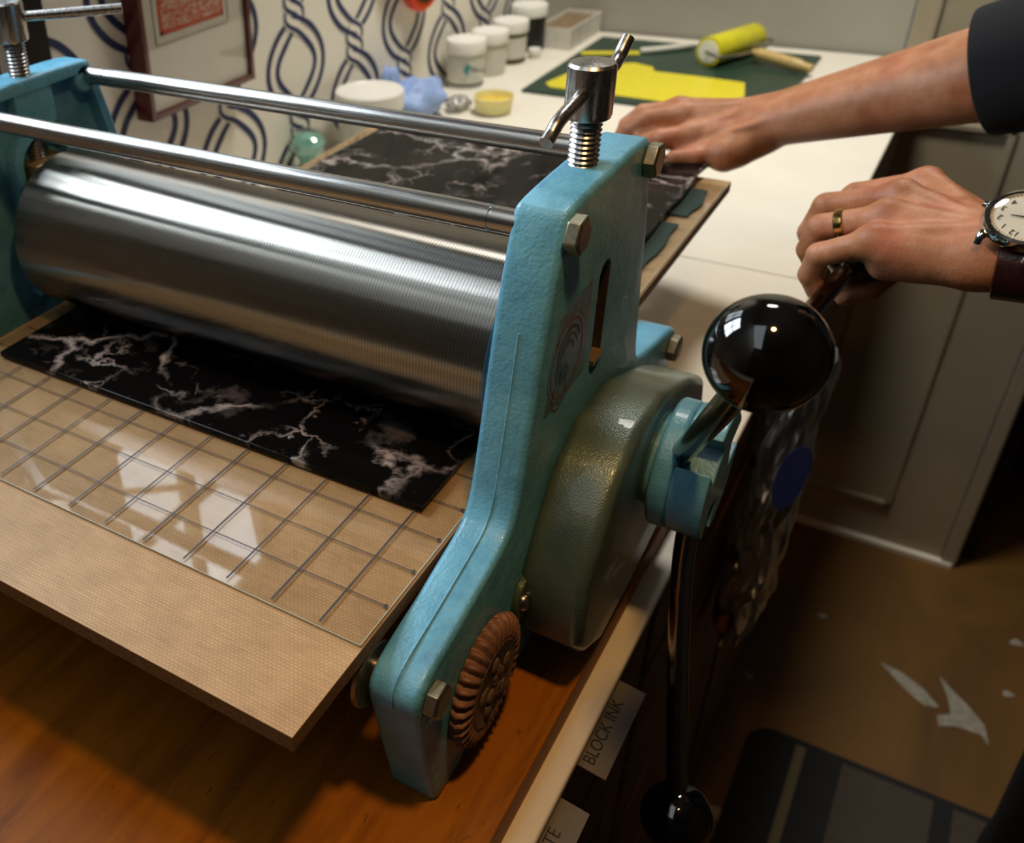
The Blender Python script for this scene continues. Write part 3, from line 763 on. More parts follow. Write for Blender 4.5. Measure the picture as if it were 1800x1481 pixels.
m = MB(); sheet(m, -12.8, -.86, 3.45, 23.9, .056, .15, 60, 80, mz, lambda x, y: (-.12 * min(1, max(0, (y - 5) / 8)) + .05 * math.sin(y * 1.9) * max(0, (y - 12) / 12)) * (1 if x > -7 else 0))
tag(obj('marbled_board', m, M['marble'], None, 60, bevel=.02), 'black marble-patterned board passing under the steel roller', 'board')

# ================================================================== ON THE FAR WORKTOP
def jar(name, x, y, r, h, lid_h, body, label, brand=False, group='screw-top jars along the papered wall'):
    t = thing(name, (x, y, ZT), label, 'jar', group)
    obj('body', MB().lathe([(r * .86, 0), (r * .92, .06), (r * .92, h - lid_h - .05), (r * .84, h - lid_h)], (x, y, ZT), (0, 0, 1), 40), body, t)
    obj('lid', MB().lathe([(r * .99, h - lid_h), (r, h - lid_h + .05), (r, h - .08), (r * .96, h), (r * .8, h + .0), (r * .78, h - .03), (.02, h - .03)], (x, y, ZT), (0, 0, 1), 48), M['white_plastic'], t)
    obj('label', MB().lathe([(r * .93, .35), (r * .93, h - lid_h - .25)], (x, y, ZT), (0, 0, 1), 40, 0, False), M['label_paper'] if body is not M['black_ink'] else M['black_ink'], t)
    return t
t = jar('ink_jar', -20.45, 45.7, 1.2, 2.75, .75, M['clear_jar'], 'white-lidded jar with a teal leaf logo, nearest of the four jars')
m = MB(); u = Vector((.80, .60, 0)); c = Vector((-20.45, 45.7, 0)) + Vector((.66, -.92, 0)).normalized() * 1.16
text_mb(m, 'Akua', .42, c + u * .12 + Vector((0, 0, ZT + 1.02)), u, (0, 0, 1), 0, .01); obj('lettering', m, M['dark_text'], t, 0)
m = MB()
for k, (a, s) in enumerate(((100, 1.0), (150, .8), (60, .7), (200, .7), (255, .7))):
    d = u * math.cos(math.radians(a)) + Vector((0, 0, 1)) * math.sin(math.radians(a)); e = d.cross(Vector((.66, -.92, 0))).normalized()
    q = c + u * -.05 + Vector((.66, -.92, 0)).normalized() * .03 + Vector((0, 0, ZT + 1.15)); m.add([q, q + d * .25 * s + e * .1, q + d * .48 * s, q + d * .25 * s - e * .1], [(0, 1, 2, 3)])
obj('leaf_logo', m, M['teal_ink'], t, 0)
m = MB(); m.lathe([(1.115, .18), (1.115, .30)], (-20.45, 45.7, ZT), (0, 0, 1), 40, 0, False); obj('ink_band', m, M['black_ink'], t)
jar('ink_jar', -20.3, 48.7, 1.15, 2.6, .7, M['clear_jar'], 'white-lidded jar with pale walls, second of the four jars')
jar('ink_jar', -20.25, 51.7, 1.15, 2.6, .7, M['olive_ink'], 'white-lidded jar of olive ink, third of the four jars')['label'] = 'white-lidded jar of olive-brown ink between pale jar and black jar'
jar('ink_jar', -20.4, 55.0, 1.2, 2.9, .7, M['black_ink'], 'white-lidded jar of black ink, farthest of the four jars')
jar('small_pot', -19.0, 52.9, .42, .62, .3, M['white_plastic'], 'tiny white pot beside the jars of dark ink', group=None)
jar('storage_tub', -19.75, 33.2, 1.75, 3.1, .9, M['clear_jar'], 'large white-lidded tub behind the back steel rod', group=None)
t = thing('open_cup', (-16.6, 41.4, ZT), 'pale yellow open cup with yellow paste inside', 'cup')
obj('cup_wall', MB().lathe([(.78, 0), (.98, .12), (1.12, .95), (1.08, .97), (.95, .3), (.02, .28)], (-16.6, 41.4, ZT), (0, 0, 1), 40), M['yellow_cup'], t)
obj('paste', MB().lathe([(.98, .45), (.98, .62), (.6, .72), (.02, .66)], (-16.6, 41.4, ZT), (0, 0, 1), 30), M['yellow_ochre'], t)
def blob(c, r, seed, sc_, amp=.3, n=40):
    rnd = random.Random(seed); K = [(Vector((rnd.gauss(0, 1), rnd.gauss(0, 1), rnd.gauss(0, 1))).normalized() * rnd.uniform(2, 6), rnd.uniform(0, 6.3)) for _ in range(9)]
    mb_ = MB(); R = []
    for k in range(1, n // 2):
        th = PI * k / (n // 2); ring = []
        for i in range(n):
            d = Vector((math.sin(th) * math.cos(2 * PI * i / n), math.sin(th) * math.sin(2 * PI * i / n), -math.cos(th)))
            f = 1 + amp * sum(abs(math.sin(q.dot(d) + p)) - .6 for q, p in K) / 4
            ring.append((c[0] + r * sc_[0] * f * d.x, c[1] + r * sc_[1] * f * d.y, max(c[2] + r * sc_[2] * f * d.z, ZT + .01 + .02 * (i % 3))))
        R.append(ring)
    return mb_.rings(R)
tag(obj('rubber_glove', blob((-20.0, 38.6, -4.0), 1.5, 3, (.9, 1.45, .75), .45), M['glove'], None, 60), 'crumpled pale blue rubber glove on the worktop by the papered wall', 'glove')
m = blob((-20.9, 37.3, -2.9), 1.0, 8, (.55, .8, 1.0), .35)
gl = [o for o in COL.objects if o.name == 'rubber_glove'][0]; obj('cuff', m, M['glove'], gl, 60)
tag(obj('plastic_wrap', blob((-18.6, 41.0, -4.6), .62, 5, (1, 1.3, .6), .5), M['film'], None, 60), 'small crumpled clear plastic wrap between glove and yellow cup', 'plastic wrap')
t = thing('glass_stopper', (-20.9, 29.2, ZT), 'aqua green glass stopper standing against the papered wall', 'glass stopper')
obj('glass_body', MB().lathe([(.62, 0), (.55, .15), (.50, .5), (.62, .8), (.92, 1.05), (1.0, 1.4), (.92, 1.75), (.65, 1.98), (.3, 2.06), (.02, 2.07)], (-20.9, 29.2, ZT), (0, 0, 1), 40), M['aqua'], t)
obj('inner_glass', MB().lathe([(.5, .05), (.42, .5), (.7, 1.0), (.82, 1.4), (.6, 1.75), (.2, 1.92), (.02, 1.93)], (-20.9, 29.2, ZT), (0, 0, 1), 28), M['aqua_core'], t)
t = thing('card_box', (-18.7, 58.7, ZT), 'open white box with brown contents beyond the jars', 'box')
m = MB(); m.box(-19.9, -17.55, 55.4, 55.5, ZT, -3.6); m.box(-19.9, -17.55, 61.0, 61.1, ZT, -3.6); m.box(-19.9, -19.8, 55.5, 61, ZT, -3.6); m.box(-17.65, -17.55, 55.5, 61, ZT, -3.6); m.box(-19.8, -17.65, 55.5, 61, ZT, ZT + .08)
obj('box_wall', m, M['box_white'], t, 0); obj('contents', MB().box(-19.79, -17.66, 55.51, 60.99, ZT + .09, -3.85), M['brown_bits'], t, 0)
sl = thing('inking_slab', (-9.6, 52, ZT), 'dark green inking slab carrying a wide band of yellow ink', 'inking slab')
obj('slab', MB().box(-16.7, -2.9, 45.5, 59.2, ZT, ZT + .2), M['slab'], sl, 0, bevel=.05)
m = MB(); poly = [(-15.9, 47.2), (-15.3, 46.5), (-11, 46.4), (-5.5, 46.2), (-5.0, 49), (-5.6, 51.6), (-8, 51.9), (-10.9, 52.0), (-11.3, 52.9), (-12.6, 53.4), (-13.5, 52.8), (-14.2, 51.0), (-15.5, 49.5)]
m.prism_z(poly, ZT + .2, ZT + .225); obj('ink_film', m, M['yellow_ink'], sl, 0)
t = thing('palette_knife', (-13, 56, -4.75), 'palette knife with yellow inked blade and pale handle on the slab', 'palette knife')
m = MB(); m.obox((-14.7, 55.0, -4.76), (3.4, 1.4, 0), (-1.4, 3.4, 0), (0, 0, 1), 1.8, .38, .03); obj('blade', m, M['yellow_ink'], t, 0)
m = MB().tube([(-13.0, 55.8, -4.66), (-12.3, 56.15, -4.62), (-11.2, 57.2, -4.6), (-10.4, 58.2, -4.6)], .2, 12, 0, 3); obj('handle', m, M['box_white'], t)
t = thing('brayer', (-7.5, 57, -4.8), 'yellow ink brayer with a white core and a wooden handle', 'brayer')
a, b = Vector((-8.5, 54.3, -3.93)), Vector((-6.9, 58.7, -3.93)); ax = (b - a).normalized()
obj('roller', MB().lathe([(.62, 0), (.86, .0), (.87, .05), (.87, (b - a).length - .05), (.84, (b - a).length), (.5, (b - a).length)], a, ax, 40), M['yellow_rubber'], t)
obj('core', MB().lathe([(.66, -.04), (.66, .3)], a, ax, 32), M['white_plastic'], t)
sd = Vector((ax.y, -ax.x, 0))
m = MB().tube([a - ax * .15, a - ax * .22 + sd * .1, a - ax * .2 + sd * 1.15 + Vector((0, 0, -.1)), (a + b) / 2 + sd * 1.5 + Vector((0, 0, -.2)), b + ax * .2 + sd * 1.15 + Vector((0, 0, -.1)), b + ax * .22 + sd * .1, b + ax * .1], .11, 10, 0, 4)
obj('wire_yoke', m, M['steel'], t)
hs = (a + b) / 2 + sd * 1.5 + Vector((0, 0, -.2)); he = hs + Vector((3.6, -1.2, -.35))
obj('handle', MB().tube([hs, hs + (he - hs) * .15, hs + (he - hs) * .5, hs + (he - hs) * .85, he], [.2] * 3 + [.34] * 9 + [.25] * 5, 16, 0, 4), M['handle_wood'], t)

# ================================================================== ON THE PAPERED WALL
pf = thing('picture_frame', (-21.9, 22.2, .4), 'framed red relief print in a thin mahogany frame on the papered wall', 'picture')
y0, y1, z0, z1 = 18.75, 25.65, .42, 9.6
m = MB(); m.box(-22 + .05, -21.1, y0, y0 + .28, z0, z1); m.box(-21.95, -21.1, y1 - .28, y1, z0, z1); m.box(-21.95, -21.1, y0 + .28, y1 - .28, z0, z0 + .28); m.box(-21.95, -21.1, y0 + .28, y1 - .28, z1 - .28, z1)
obj('frame', m, M['mahog'], pf, 0, bevel=.04)
obj('mount', MB().box(-21.9, -21.3, y0 + .2, y1 - .2, z0 + .2, z1 - .2), M['matboard'], pf, 0)
m = MB(); a_, b_, c_, d_ = 20.0, 24.0, 3.5, 8.2
obj('print', MB().box(-21.3, -21.285, a_, b_, c_, d_), M['print'], pf, 0)
for (p, q, r, s) in ((a_, b_, c_, c_ + .14), (a_, b_, d_ - .14, d_), (a_, a_ + .14, c_, d_), (b_ - .14, b_, c_, d_)): m.box(-21.285, -21.28, p, q, r, s)
obj('print_border', m, M['red_ink'], pf, 0)
m = MB()
for (p, q, r, s) in ((a_ - .3, b_ + .3, c_ - .3, c_ - .26), (a_ - .3, b_ + .3, d_ + .26, d_ + .3), (a_ - .3, a_ - .26, c_ - .3, d_ + .3), (b_ + .26, b_ + .3, c_ - .3, d_ + .3)): m.box(-21.3, -21.26, p, q, r, s)
obj('mount_bevel', m, M['box_white'], pf, 0)
obj('glazing', MB().box(-21.22, -21.2, y0 + .2, y1 - .2, z0 + .2, z1 - .2), M['acrylic'], pf, 0)
bf = thing('black_frame', (-21.8, 10, 2.4), 'black-framed purple print hanging behind the far pressure screw', 'picture')
m = MB(); m.box(-21.95, -21.0, 13.0, 14.1, 2.2, 11); m.box(-21.95, -21.0, 6.5, 7.6, 2.2, 11); m.box(-21.95, -21.0, 7.6, 13.0, 2.2, 3.0); m.box(-21.95, -21.0, 7.6, 13.0, 10.2, 11)
obj('frame', m, M['black_frame'], bf, 0, bevel=.03)
obj('mount', MB().box(-21.9, -21.5, 7.5, 13.1, 2.9, 10.3), M['matboard'], bf, 0)
m = MB(); m.box(-21.5, -21.48, 8, 12.2, 3.4, 9.8); obj('print', m, M['purple'], bf, 0)
t = thing('tape_holder', (-21.3, 41.6, .9), 'round orange plastic tool with a black centre hanging on the papered wall', 'tool')
c = (-21.7, 41.7, 1.35)
obj('orange_body', MB().lathe([(1.0, 0), (1.3, .08), (1.35, .3), (1.2, .55), (.75, .6)], c, (1, -.25, .1), 40).tube([(-21.5, 40.6, 2.0), (-21.5, 39.4, 2.5), (-21.6, 38.2, 3.4)], .45, 14, 0, 3), M['orange'], t)
obj('black_centre', MB().lathe([(.85, .3), (.85, .66), (.6, .72), (.02, .7)], c, (1, -.25, .1), 32), M['black_ink'], t)

# ================================================================== BESIDE AND BELOW THE TABLE
t = thing('plastic_bag', (3.4, 21, -15), 'crumpled clear plastic bag with a dark blue label hanging at the worktop edge', 'bag')
def bagmesh():
    mb_ = MB(); R = []
    for k in range(40):
        u = k / 39; z = -5.2 - 10.6 * u; ring = []; wd = 1.6 + 1.5 * math.sin(PI * min(1, u * .95 + .08)) ** .7
        cx_ = 3.5 + .12 * math.sin(k * .6); cy_ = 22.2 - 1.5 * u + .25 * math.sin(k * .4)
        for i in range(72):
            a = 2 * PI * i / 72; f = 1 + .09 * math.sin(7 * a + k * .35) + .07 * math.sin(13 * a - k * .6) + .06 * math.sin(4 * a + k * .2) + .04 * math.sin(21 * a + k * .9)
            ring.append((cx_ + .78 * f * math.cos(a) * (.5 + .5 * wd / 3), cy_ + wd * f * math.sin(a), z + .2 * math.sin(5 * a + k * .7)))
        R.append(ring)
    return mb_.rings(R)
obj('film', bagmesh(), M['film'], t, 60)
m = MB(); lu, lv = Vector((.80, .60, .0)), Vector((.05, .62, .86)); ln = lu.cross(lv).normalized(); lc = Vector((4.12, 18.7, -7.5)); e0 = []; e1_ = []
for i in range(28):
    a = 2 * PI * i / 28; p = lc + lu * .52 * math.cos(a) * (1 + .15 * math.sin(a)) + lv * 1.0 * math.sin(a); e0.append(p); e1_.append(p + ln * .04)
m.rings([e0, e1_])
obj('label', m, M['blue_tag'], t, 0)
obj('contents', MB().rings([[(3.2 + r * .3 * math.cos(2 * PI * i / 30), 20.9 + r * math.sin(2 * PI * i / 30), z) for i in range(30)] for r, z in ((1.5, -15.3), (2.0, -15.0), (2.1, -13.5), (1.8, -12.8))]), M['rust'], t)
t = thing('floor_mat', (11, 32, ZF), 'black floor mat with grey and tan stripes on the plywood floor', 'mat')
def rrect(x0, x1, y0, y1, r, n=8):
    P = []
    for cx_, cy_, a0 in ((x1 - r, y1 - r, 0), (x0 + r, y1 - r, 90), (x0 + r, y0 + r, 180), (x1 - r, y0 + r, 270)):
        for i in range(n + 1): a = math.radians(a0 + 90 * i / n); P.append((cx_ + r * math.cos(a), cy_ + r * math.sin(a)))
    return P
obj('mat_base', MB().prism_z(rrect(4.3, 24, 12, 39.2, 1.6), ZF, ZF + .2), M['mat_black'], t, 0)
for x0, x1, mt in ((7.0, 7.55, 'mat_tan'), (9.6, 14.4, 'mat_grey'), (15.4, 17.6, 'mat_grey'), (19, 20, 'mat_tan')):
    obj('stripe', MB().box(x0, x1, 12.3, 38.7, ZF + .2, ZF + .23), M[mt], t, 0)
m = MB()
def scuff(P): m.prism_z([(x + .12 * math.sin(7 * y + x), y + .12 * math.cos(5 * x)) for x, y in P], ZF, ZF + .01)
scuff([(10.4, 48.6), (11.6, 48.4), (12.9, 47.6), (14.0, 46.4), (13.3, 46.3), (12.4, 46.6), (11.6, 47.4)])
scuff([(13.6, 49.3), (14.4, 48.6), (15.4, 47.6), (16.3, 46.3), (16.9, 44.9), (16.2, 45.4), (15.0, 45.3), (14.0, 44.8), (13.9, 45.6), (14.6, 46.4), (14.3, 47.8)])
for (x, y_, r) in ((17.6, 55, .35), (17.4, 49.8, .3), (.9, 51, .4), (1.9, 52, .3), (6.3, 51, .25), (4.2, 31.5, .5), (3.2, 43, .3)):
    scuff([(x + r * math.cos(a) * (1 + .3 * math.sin(3 * a)), y_ + r * math.sin(a)) for a in [2 * PI * k / 12 for k in range(12)]])
tag(obj('paint_scuffs', m, M['old_paint'], None, 0), 'dried white paint smears on the plywood floor', 'paint', kind='stuff')

# ================================================================== THE PERSON
person = thing('person', (15, 20.5, ZF), 'person in a dark top feeding the marbled board and turning the crank', 'person')
def finger(P, R, k=.06): return [(P[i], P[i + 1], R[i], R[i + 1], k) for i in range(len(P) - 1)]
def hand(wr, mcps, fingers, thumb, sign, extra=()):
    """palm as fanned metacarpals, fingers as jointed chains kept apart by a small blend."""
    pal = []
    W = Vector(wr)
    for i, q in enumerate(mcps):
        q = Vector(q); s = W + (q - Vector(mcps[1])) * .32
        pal.append((s, q, .54, .40 if i else .38, .30))
    pal += [(Vector(mcps[i]) * .55 + W * .45 + Vector((0, 0, -.22)), Vector(mcps[i]) * .85 + W * .15 + Vector((0, 0, -.2)), .45, .36, .3) for i in range(4)]
    pal += list(extra)
    return pal, fingers, thumb
def build_hand(pal, fingers, lo, hi, h=.05):
    F, ax = sdf_field(pal, lo, hi, h)
    G = None
    for f in fingers:
        f0, _ = sdf_field(f, lo, hi, h)
        if G is None: G = f0
        else:
            k = .05; hh = np.maximum(k - np.abs(G - f0), 0) / k; G = np.minimum(G, f0) - hh * hh * k * .25
    k = .16; hh = np.maximum(k - np.abs(F - G), 0) / k; F = np.minimum(F, G) - hh * hh * k * .25
    return surface_nets(F, lo, h)
# left hand closing over the ball of the crank arm
LW = (6.92, 14.55, 2.72); LE = (14.0, 14.2, 3.4)
lm = [(5.35, 16.85, 3.02), (4.95, 15.85, 3.0), (4.85, 15.0, 2.8), (4.75, 14.2, 2.5)]
lf = [finger([lm[0], (3.98, 16.95, 2.5), (3.42, 16.95, 1.8), (3.6, 16.85, 1.15)], [.36, .31, .27, .24]),
      finger([lm[1], (3.50, 15.92, 2.5), (3.27, 15.98, 1.75), (3.5, 16.0, 1.12)], [.36, .32, .28, .25]),
      finger([lm[2], (3.58, 15.0, 2.34), (3.42, 15.12, 1.68), (3.7, 15.2, 1.12)], [.34, .30, .27, .24]),
      finger([lm[3], (3.76, 14.22, 1.98), (3.64, 14.38, 1.38), (3.86, 14.5, .92)], [.32, .28, .25, .22]),
      finger([(6.0, 15.9, 2.1), (5.35, 16.2, 1.35), (4.85, 15.9, .62), (4.42, 15.5, .5)], [.45, .36, .31, .26])]
ex = [(Vector(LW) + Vector((0, .32, .02)), Vector(LE) + Vector((0, .5, 0)), .66, 1.25, .4), (Vector(LW) + Vector((0, -.32, -.1)), Vector(LE) + Vector((0, -.5, -.1)), .64, 1.2, .4),
      (Vector(LW) + Vector((-.4, -.35, -.3)), (5.1, 14.4, 1.95), .52, .36, .35), (Vector(LW) + Vector((-.3, .4, -.3)), (5.9, 16.0, 2.2), .55, .5, .35)]
# tendons and veins on the back of the hand
for q in lm: ex.append((Vector(LW) + Vector((-.3, (q[1] - 15.5) * .25, .48)), Vector(q) + Vector((.1, 0, .30)), .07, .08, .22))
ex += [((6.3, 14.9, 3.22), (5.7, 14.75, 3.12), .06, .05, .12), ((5.7, 14.75, 3.12), (5.2, 15.35, 3.2), .05, .04, .12), ((6.1, 15.4, 3.3), (5.5, 15.5, 3.3), .07, .05, .12)]
for q in lm: ex.append((Vector(q) + Vector((0, 0, .12)), Vector(q) + Vector((.05, 0, .12)), .30, .30, .2))
pal, fg, _ = hand(LW, lm, lf, None, 1, ex)
V1 = build_hand(pal, fg, (2.7, 12.4, -.2), (9.6, 18.0, 4.9))
# right hand on the far end of the board
RW = (.28, 25.3, 1.5); RE = Vector((7.4, 24.35, 4.5))
rm = [(-1.85, 24.25, .95), (-2.3, 25.0, 1.38), (-2.75, 25.8, 1.28), (-2.7, 26.6, 1.0)]
rf_ = [finger([rm[0], (-2.7, 23.75, .88), (-3.2, 23.8, .62), (-3.3, 23.7, .42)], [.40, .34, .29, .25]),
       finger([rm[1], (-3.45, 24.65, 1.22), (-3.95, 24.45, .78), (-4.05, 24.3, .48)], [.40, .34, .30, .25]),
       finger([rm[2], (-3.85, 25.5, 1.1), (-4.3, 25.3, .7), (-4.4, 25.1, .4)], [.38, .33, .29, .24]),
       finger([rm[3], (-3.5, 26.4, .8), (-3.95, 26.2, .45), (-4.05, 26.1, .2)], [.34, .28, .25, .22]),
       finger([(-.25, 24.6, .85), (-.8, 24.1, .6), (-1.4, 23.6, .5), (-2.05, 23.35, .46)], [.55, .44, .32, .25])]
ex = [(Vector(RW) + Vector((0, .35, 0)), Vector(RE) + Vector((0, .3, 0)), .70, 1.40, .4), (Vector(RW) + Vector((0, -.35, -.12)), Vector(RE) + Vector((0, -.3, -.1)), .70, 1.40, .4),
      (Vector(RW) + Vector((-.1, -.2, -.3)), (-.35, 24.3, .72), .62, .55, .35), ((-.1, 24.9, .95), (-1.3, 24.5, .75), .52, .42, .3), ((-.7, 24.1, .62), (-2.0, 24.0, .62), .40, .34, .2), ((-1.9, 24.3, .7), (-3.2, 24.3, .6), .34, .28, .15), ((-2.2, 24.9, .9), (-3.5, 24.35, .62), .36, .30, .1), ((.25, 24.9, 1.05), (-.6, 23.95, .58), .60, .56, .3)]
for q in rm: ex.append((Vector(RW) + Vector((-.1, (q[1] - 25.4) * .2, .55)), Vector(q) + Vector((.1, 0, .30)), .06, .08, .22))
ex += [((4.2, 24.15, 3.55), (.8, 24.55, 1.95), .16, .12, .22), ((.8, 24.5, 1.9), (-.5, 24.1, 1.35), .11, .08, .15), ((3.0, 24.0, 2.3), (.6, 24.35, 1.35), .09, .07, .15), ((.6, 24.35, 1.35), (-.6, 23.95, 1.1), .07, .06, .12)]
for q in rm: ex.append((Vector(q) + Vector((0, 0, .1)), Vector(q) + Vector((.05, 0, .1)), .34, .34, .2))
pal, fg, _ = hand(RW, rm, rf_, None, 1, ex)
V2 = build_hand(pal, fg, (-4.9, 22.6, -.6), (7.8, 28.2, 6.6), .055)
# rest of the body, outside the picture
SHR, SHL = Vector((14.2, 25.8, 10.2)), Vector((15.4, 14.6, 10.0))
hd = Vector((12.6, 20.3, 16.5))
b3 = [((7.4, 24.35, 4.4), SHR, 1.3, 1.5, .4), ((12.5, 14.3, 3.3), (14.6, 14.3, 4.0), 1.2, 1.3, .4), ((14.6, 14.3, 4.0), SHL, 1.3, 1.5, .4), (SHR, SHL, 1.5, 1.5, .6), ((15.2, 20.4, 9), hd, 1.5, 1.6, .6),
      (hd, hd + Vector((.4, 0, 2.0)), 2.2, 2.5, .5), (hd + Vector((-1.9, 0, .1)), hd + Vector((-2.5, 0, -.5)), .35, .45, .3), (hd + Vector((-1.4, -.8, .9)), hd + Vector((-1.4, .8, .9)), .9, .9, .5),
      (hd + Vector((-1.3, 0, -1.6)), hd + Vector((-.8, 0, -1.7)), 1.0, 1.0, .6), (hd + Vector((.3, 2.3, .6)), hd + Vector((.3, 2.3, -.1)), .4, .35, .2), (hd + Vector((.3, -2.3, .6)), hd + Vector((.3, -2.3, -.1)), .4, .35, .2)]
F, _ = sdf_field(b3, (5.0, 11.0, .0), (20, 29, 22.5), .25); V3 = surface_nets(F, (5.0, 11.0, .0), .25)
body_mesh('body', [V1, V2, V3], M['skin'], person)
def coarse(name, prims, lo, hi, h, mat, cut=None):
    F, ax = sdf_field(prims, lo, hi, h)
    if cut is not None:
        C_, _ = sdf_field(cut, lo, hi, h); F = np.maximum(F, -C_)
    return body_mesh(name, [surface_nets(F, lo, h)], mat, person)
pel = Vector((16.4, 20.4, -11)); ch = Vector((15.6, 20.4, 6))
e1 = Vector((5.85, 24.6, 3.8)); du = (Vector(RE) - Vector(RW)).normalized()
sw = [(e1 + du * 1.9, RE + du * .9, 1.86, 1.95, .3), (RE, SHR, 1.75, 2.2, .5), ((10.4, 14.4, 2.9), (13.5, 14.3, 3.3), 1.35, 1.7, .3), ((13.5, 14.3, 3.3), (14.8, 14.2, 4.2), 1.7, 1.7, .5), ((14.8, 14.2, 4.2), SHL, 1.7, 2.2, .5),
      (SHR, SHL, 2.2, 2.2, 1.0), (ch + Vector((0, 3.2, 2)), pel + Vector((0, 2.4, 2)), 2.7, 2.6, 1.2), (ch + Vector((0, -3.2, 2)), pel + Vector((0, -2.4, 2)), 2.7, 2.6, 1.2)]
coarse('sweater', sw, (4.2, 10.4, -12.0), (21, 29.6, 14), .16, M['cloth'])
swt = [o for o in COL.objects if o.name == 'sweater'][0]
def cuff(p, d, prof_):
    obj('cuff', MB().lathe(prof_, p, d, 56), M['cloth'], swt, 40)
cuff(e1, du, [(1.60, .10), (1.62, -.02), (1.70, -.06), (1.78, -.02), (1.82, .1), (1.88, .9), (1.88, 2.4), (1.4, 2.6), (1.2, 2.4), (1.58, .4)])
cuff(Vector((8.9, 14.4, 2.65)), Vector((1, 0, .06)), [(1.14, .10), (1.16, -.02), (1.24, -.05), (1.32, 0), (1.36, .9), (1.38, 2.0), (.9, 2.2), (.9, 2.0), (1.12, .4)])
tr = [(pel + Vector((0, 2.3, 1)), pel + Vector((0, -2.3, 1)), 3.1, 3.1, 1), (pel + Vector((-.3, 2.5, -1)), (15.6, 23.2, -25), 2.9, 2.0, .8), ((15.6, 23.2, -25), (16.2, 23.2, -39), 2.0, 1.5, .5),
      (pel + Vector((-.3, -2.5, -1)), (15.6, 17.4, -25), 2.9, 2.0, .8), ((15.6, 17.4, -25), (16.2, 17.4, -39), 2.0, 1.5, .5)]
coarse('trousers', tr, (10.5, 13, -41), (21, 28, -6), .3, M['denim'])
for yy in (23.2, 17.4): coarse('shoe', [((13.2, yy, -40), (16.4, yy, -39.9), 1.0, 1.15, .5), ((14.5, yy, -40), (16.4, yy, -39.2), 1.1, 1.3, .5)], (11.5, yy - 2, -41.3), (18.5, yy + 2, -37), .15, M['shoe'])
coarse('hair', [(hd + Vector((.7, 0, 1.2)), hd + Vector((.9, 0, 2.2)), 2.75, 2.75, .5), (hd + Vector((1.2, 1.5, -.8)), hd + Vector((1.5, 1.2, 1.5)), 1.4, 1.6, .5), (hd + Vector((1.2, -1.5, -.8)), hd + Vector((1.5, -1.2, 1.5)), 1.4, 1.6, .5)], (8, 15, 12), (18, 26, 23), .2, M['hair'],
       [(hd + Vector((-2.2, 0, -.6)), hd + Vector((-2.0, 0, .9)), 2.0, 1.9, 0)])
# ring on the ring finger
a, b = Vector(lm[2]), Vector((3.58, 15.0, 2.34)); dr = (b - a).normalized(); c = a + (b - a) * .70
tag(obj('finger_ring', MB().lathe([(.335, -.095), (.352, -.075), (.358, 0), (.352, .075), (.335, .095), (.31, 0)], c, dr, 40), M['gold'], None), 'plain gold ring on the ring finger of the crank hand', 'ring')
# wristwatch
WK = 1.22; wc = Vector((7.36, 13.95, 3.64)); n_ = Vector((-.02, -.42, .90)).normalized()
ux = Vector((.0, -.9, -.42)); ux = (ux - n_ * ux.dot(n_)).normalized()     # towards 12 o'clock
ux = (ux + Vector((-.36, .06, 0))); ux = (ux - n_ * ux.dot(n_)).normalized()
uy = -n_.cross(ux).normalized()
if uy.x > 0: uy = -uy
wt = thing('wristwatch', wc, 'round steel wristwatch with cream dial on a dark brown leather strap', 'watch')
def wl(prof_, n=64): return MB().lathe([(r * WK, q) for r, q in prof_], wc, n_, n)
obj('case', wl([(.45, -.20), (.60, -.18), (.665, -.08), (.665, .03), (.63, .10), (.575, .125), (.545, .10), (.54, .06)]), M['chrome'], wt)
dial = obj('dial', wl([(.02, .062), (.545, .06), (.545, .03), (.02, .03)]), M['dial'], wt)
m = MB()
for i in range(60):
    a = 2 * PI * i / 60; d = ux * math.cos(a) - uy * math.sin(a) * -1; e = n_.cross(d)
    p = wc + n_ * .066; m.add([p + d * .60 + e * .010, p + d * .60 - e * .010, p + d * .65 - e * .010, p + d * .65 + e * .010], [(0, 1, 2, 3)])
obj('minute_track', m, M['dial_ring'], dial, 0)
m = MB(); rt = -uy  # 3 o'clock points towards the hand
three = uy
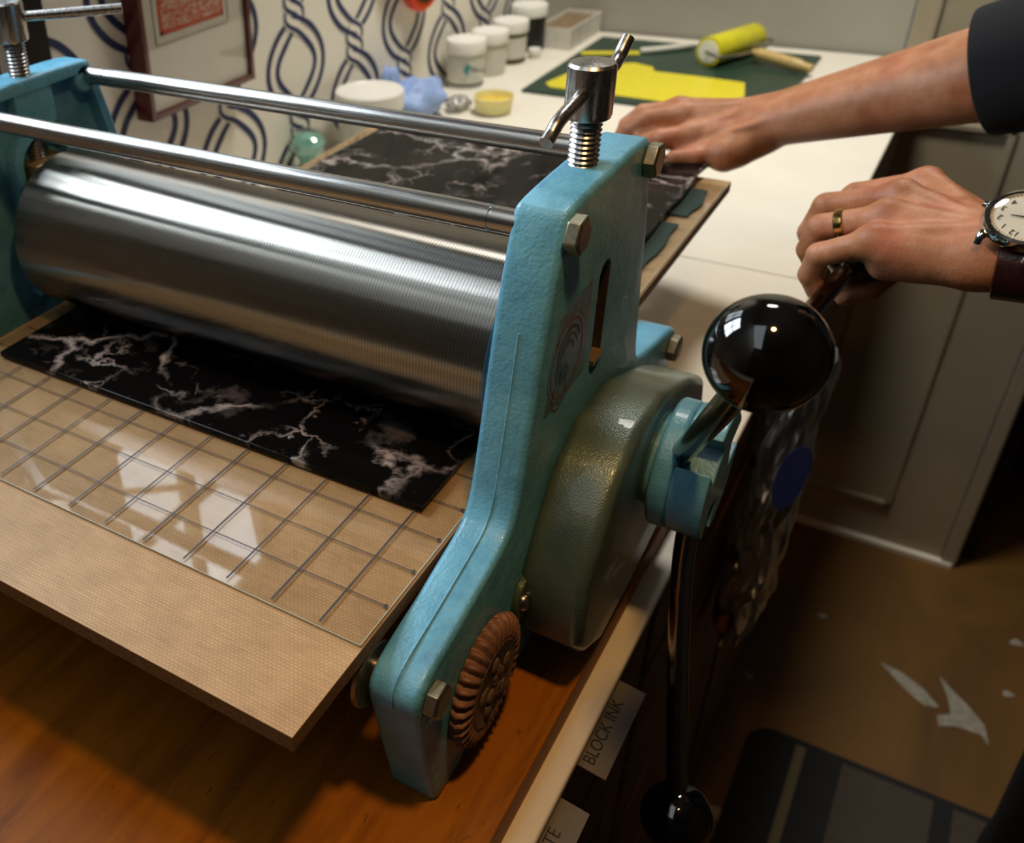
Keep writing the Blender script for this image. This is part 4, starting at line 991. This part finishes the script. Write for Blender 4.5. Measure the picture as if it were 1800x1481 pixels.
for k in range(1, 13):
    a = 2 * PI * k / 12; d = ux * math.cos(a) + three * math.sin(a); p = wc + n_ * .070 + d * .49
    rr = three; sz = .19
    p = p - rr * (.045 * len(str(k))) - ux * .055
    text_mb(m, str(k), sz, p, rr, ux, 0, .001)
obj('numerals', m, M['dark_text'], dial, 0)
m = MB()
for ang, ln, wd in ((70, .32, .026), (200, .46, .016)):
    d = ux * math.cos(math.radians(ang)) + three * math.sin(math.radians(ang)); e = n_.cross(d); p = wc + n_ * .085
    m.add([p - d * .06 + e * wd, p - d * .06 - e * wd, p + d * ln - e * wd * .5, p + d * ln + e * wd * .5], [(0, 1, 2, 3)])
obj('hands', m, M['dark_text'], dial, 0)
obj('crystal', wl([(.55, .115), (.50, .135), (.3, .15), (.02, .155)]), M['acrylic'], wt)
obj('crown', MB().cyl(wc + three * .79 - n_ * .03, wc + three * .88 - n_ * .03, .075, 16), M['chrome'], wt)
for s in (1, -1):
    for q in (1, -1):
        p = wc + ux * s * .64 + uy * q * .48 - n_ * .08
        obj('lug', MB().tube([p, p + ux * s * .13 - n_ * .03, p + ux * s * .2 - n_ * .14], [.10] * 3 + [.08] * 4, 10, 0, 3), M['chrome'], wt)
# strap: a band round the wrist
m = MB(); C0 = Vector((7.5, 14.50, 2.66)); R = []
axd = (Vector(LE) - Vector(LW)).normalized(); e1_ = Vector((0, 1, 0)); e1_ = (e1_ - axd * e1_.dot(axd)).normalized(); e2_ = axd.cross(e1_)
if e2_.z < 0: e2_ = -e2_
for i in range(65):
    a = 2 * PI * i / 64
    c2 = C0 + e1_ * math.cos(a) * 1.10 + e2_ * (math.sin(a) * .86 - .02)
    nn = (e1_ * math.cos(a) / 1.10 + e2_ * math.sin(a) / .86).normalized()
    top = max(0, math.sin(a)) > .86
    hw = .38
    R.append([c2 - axd * hw + nn * .0, c2 - axd * (hw - .03) + nn * .07, c2 + axd * (hw - .03) + nn * .07, c2 + axd * hw + nn * .0, c2 + axd * hw * .9 - nn * .03, c2 - axd * hw * .9 - nn * .03])
m.rings(R, 0, False)
obj('strap', m, M['strap'], wt, 40)
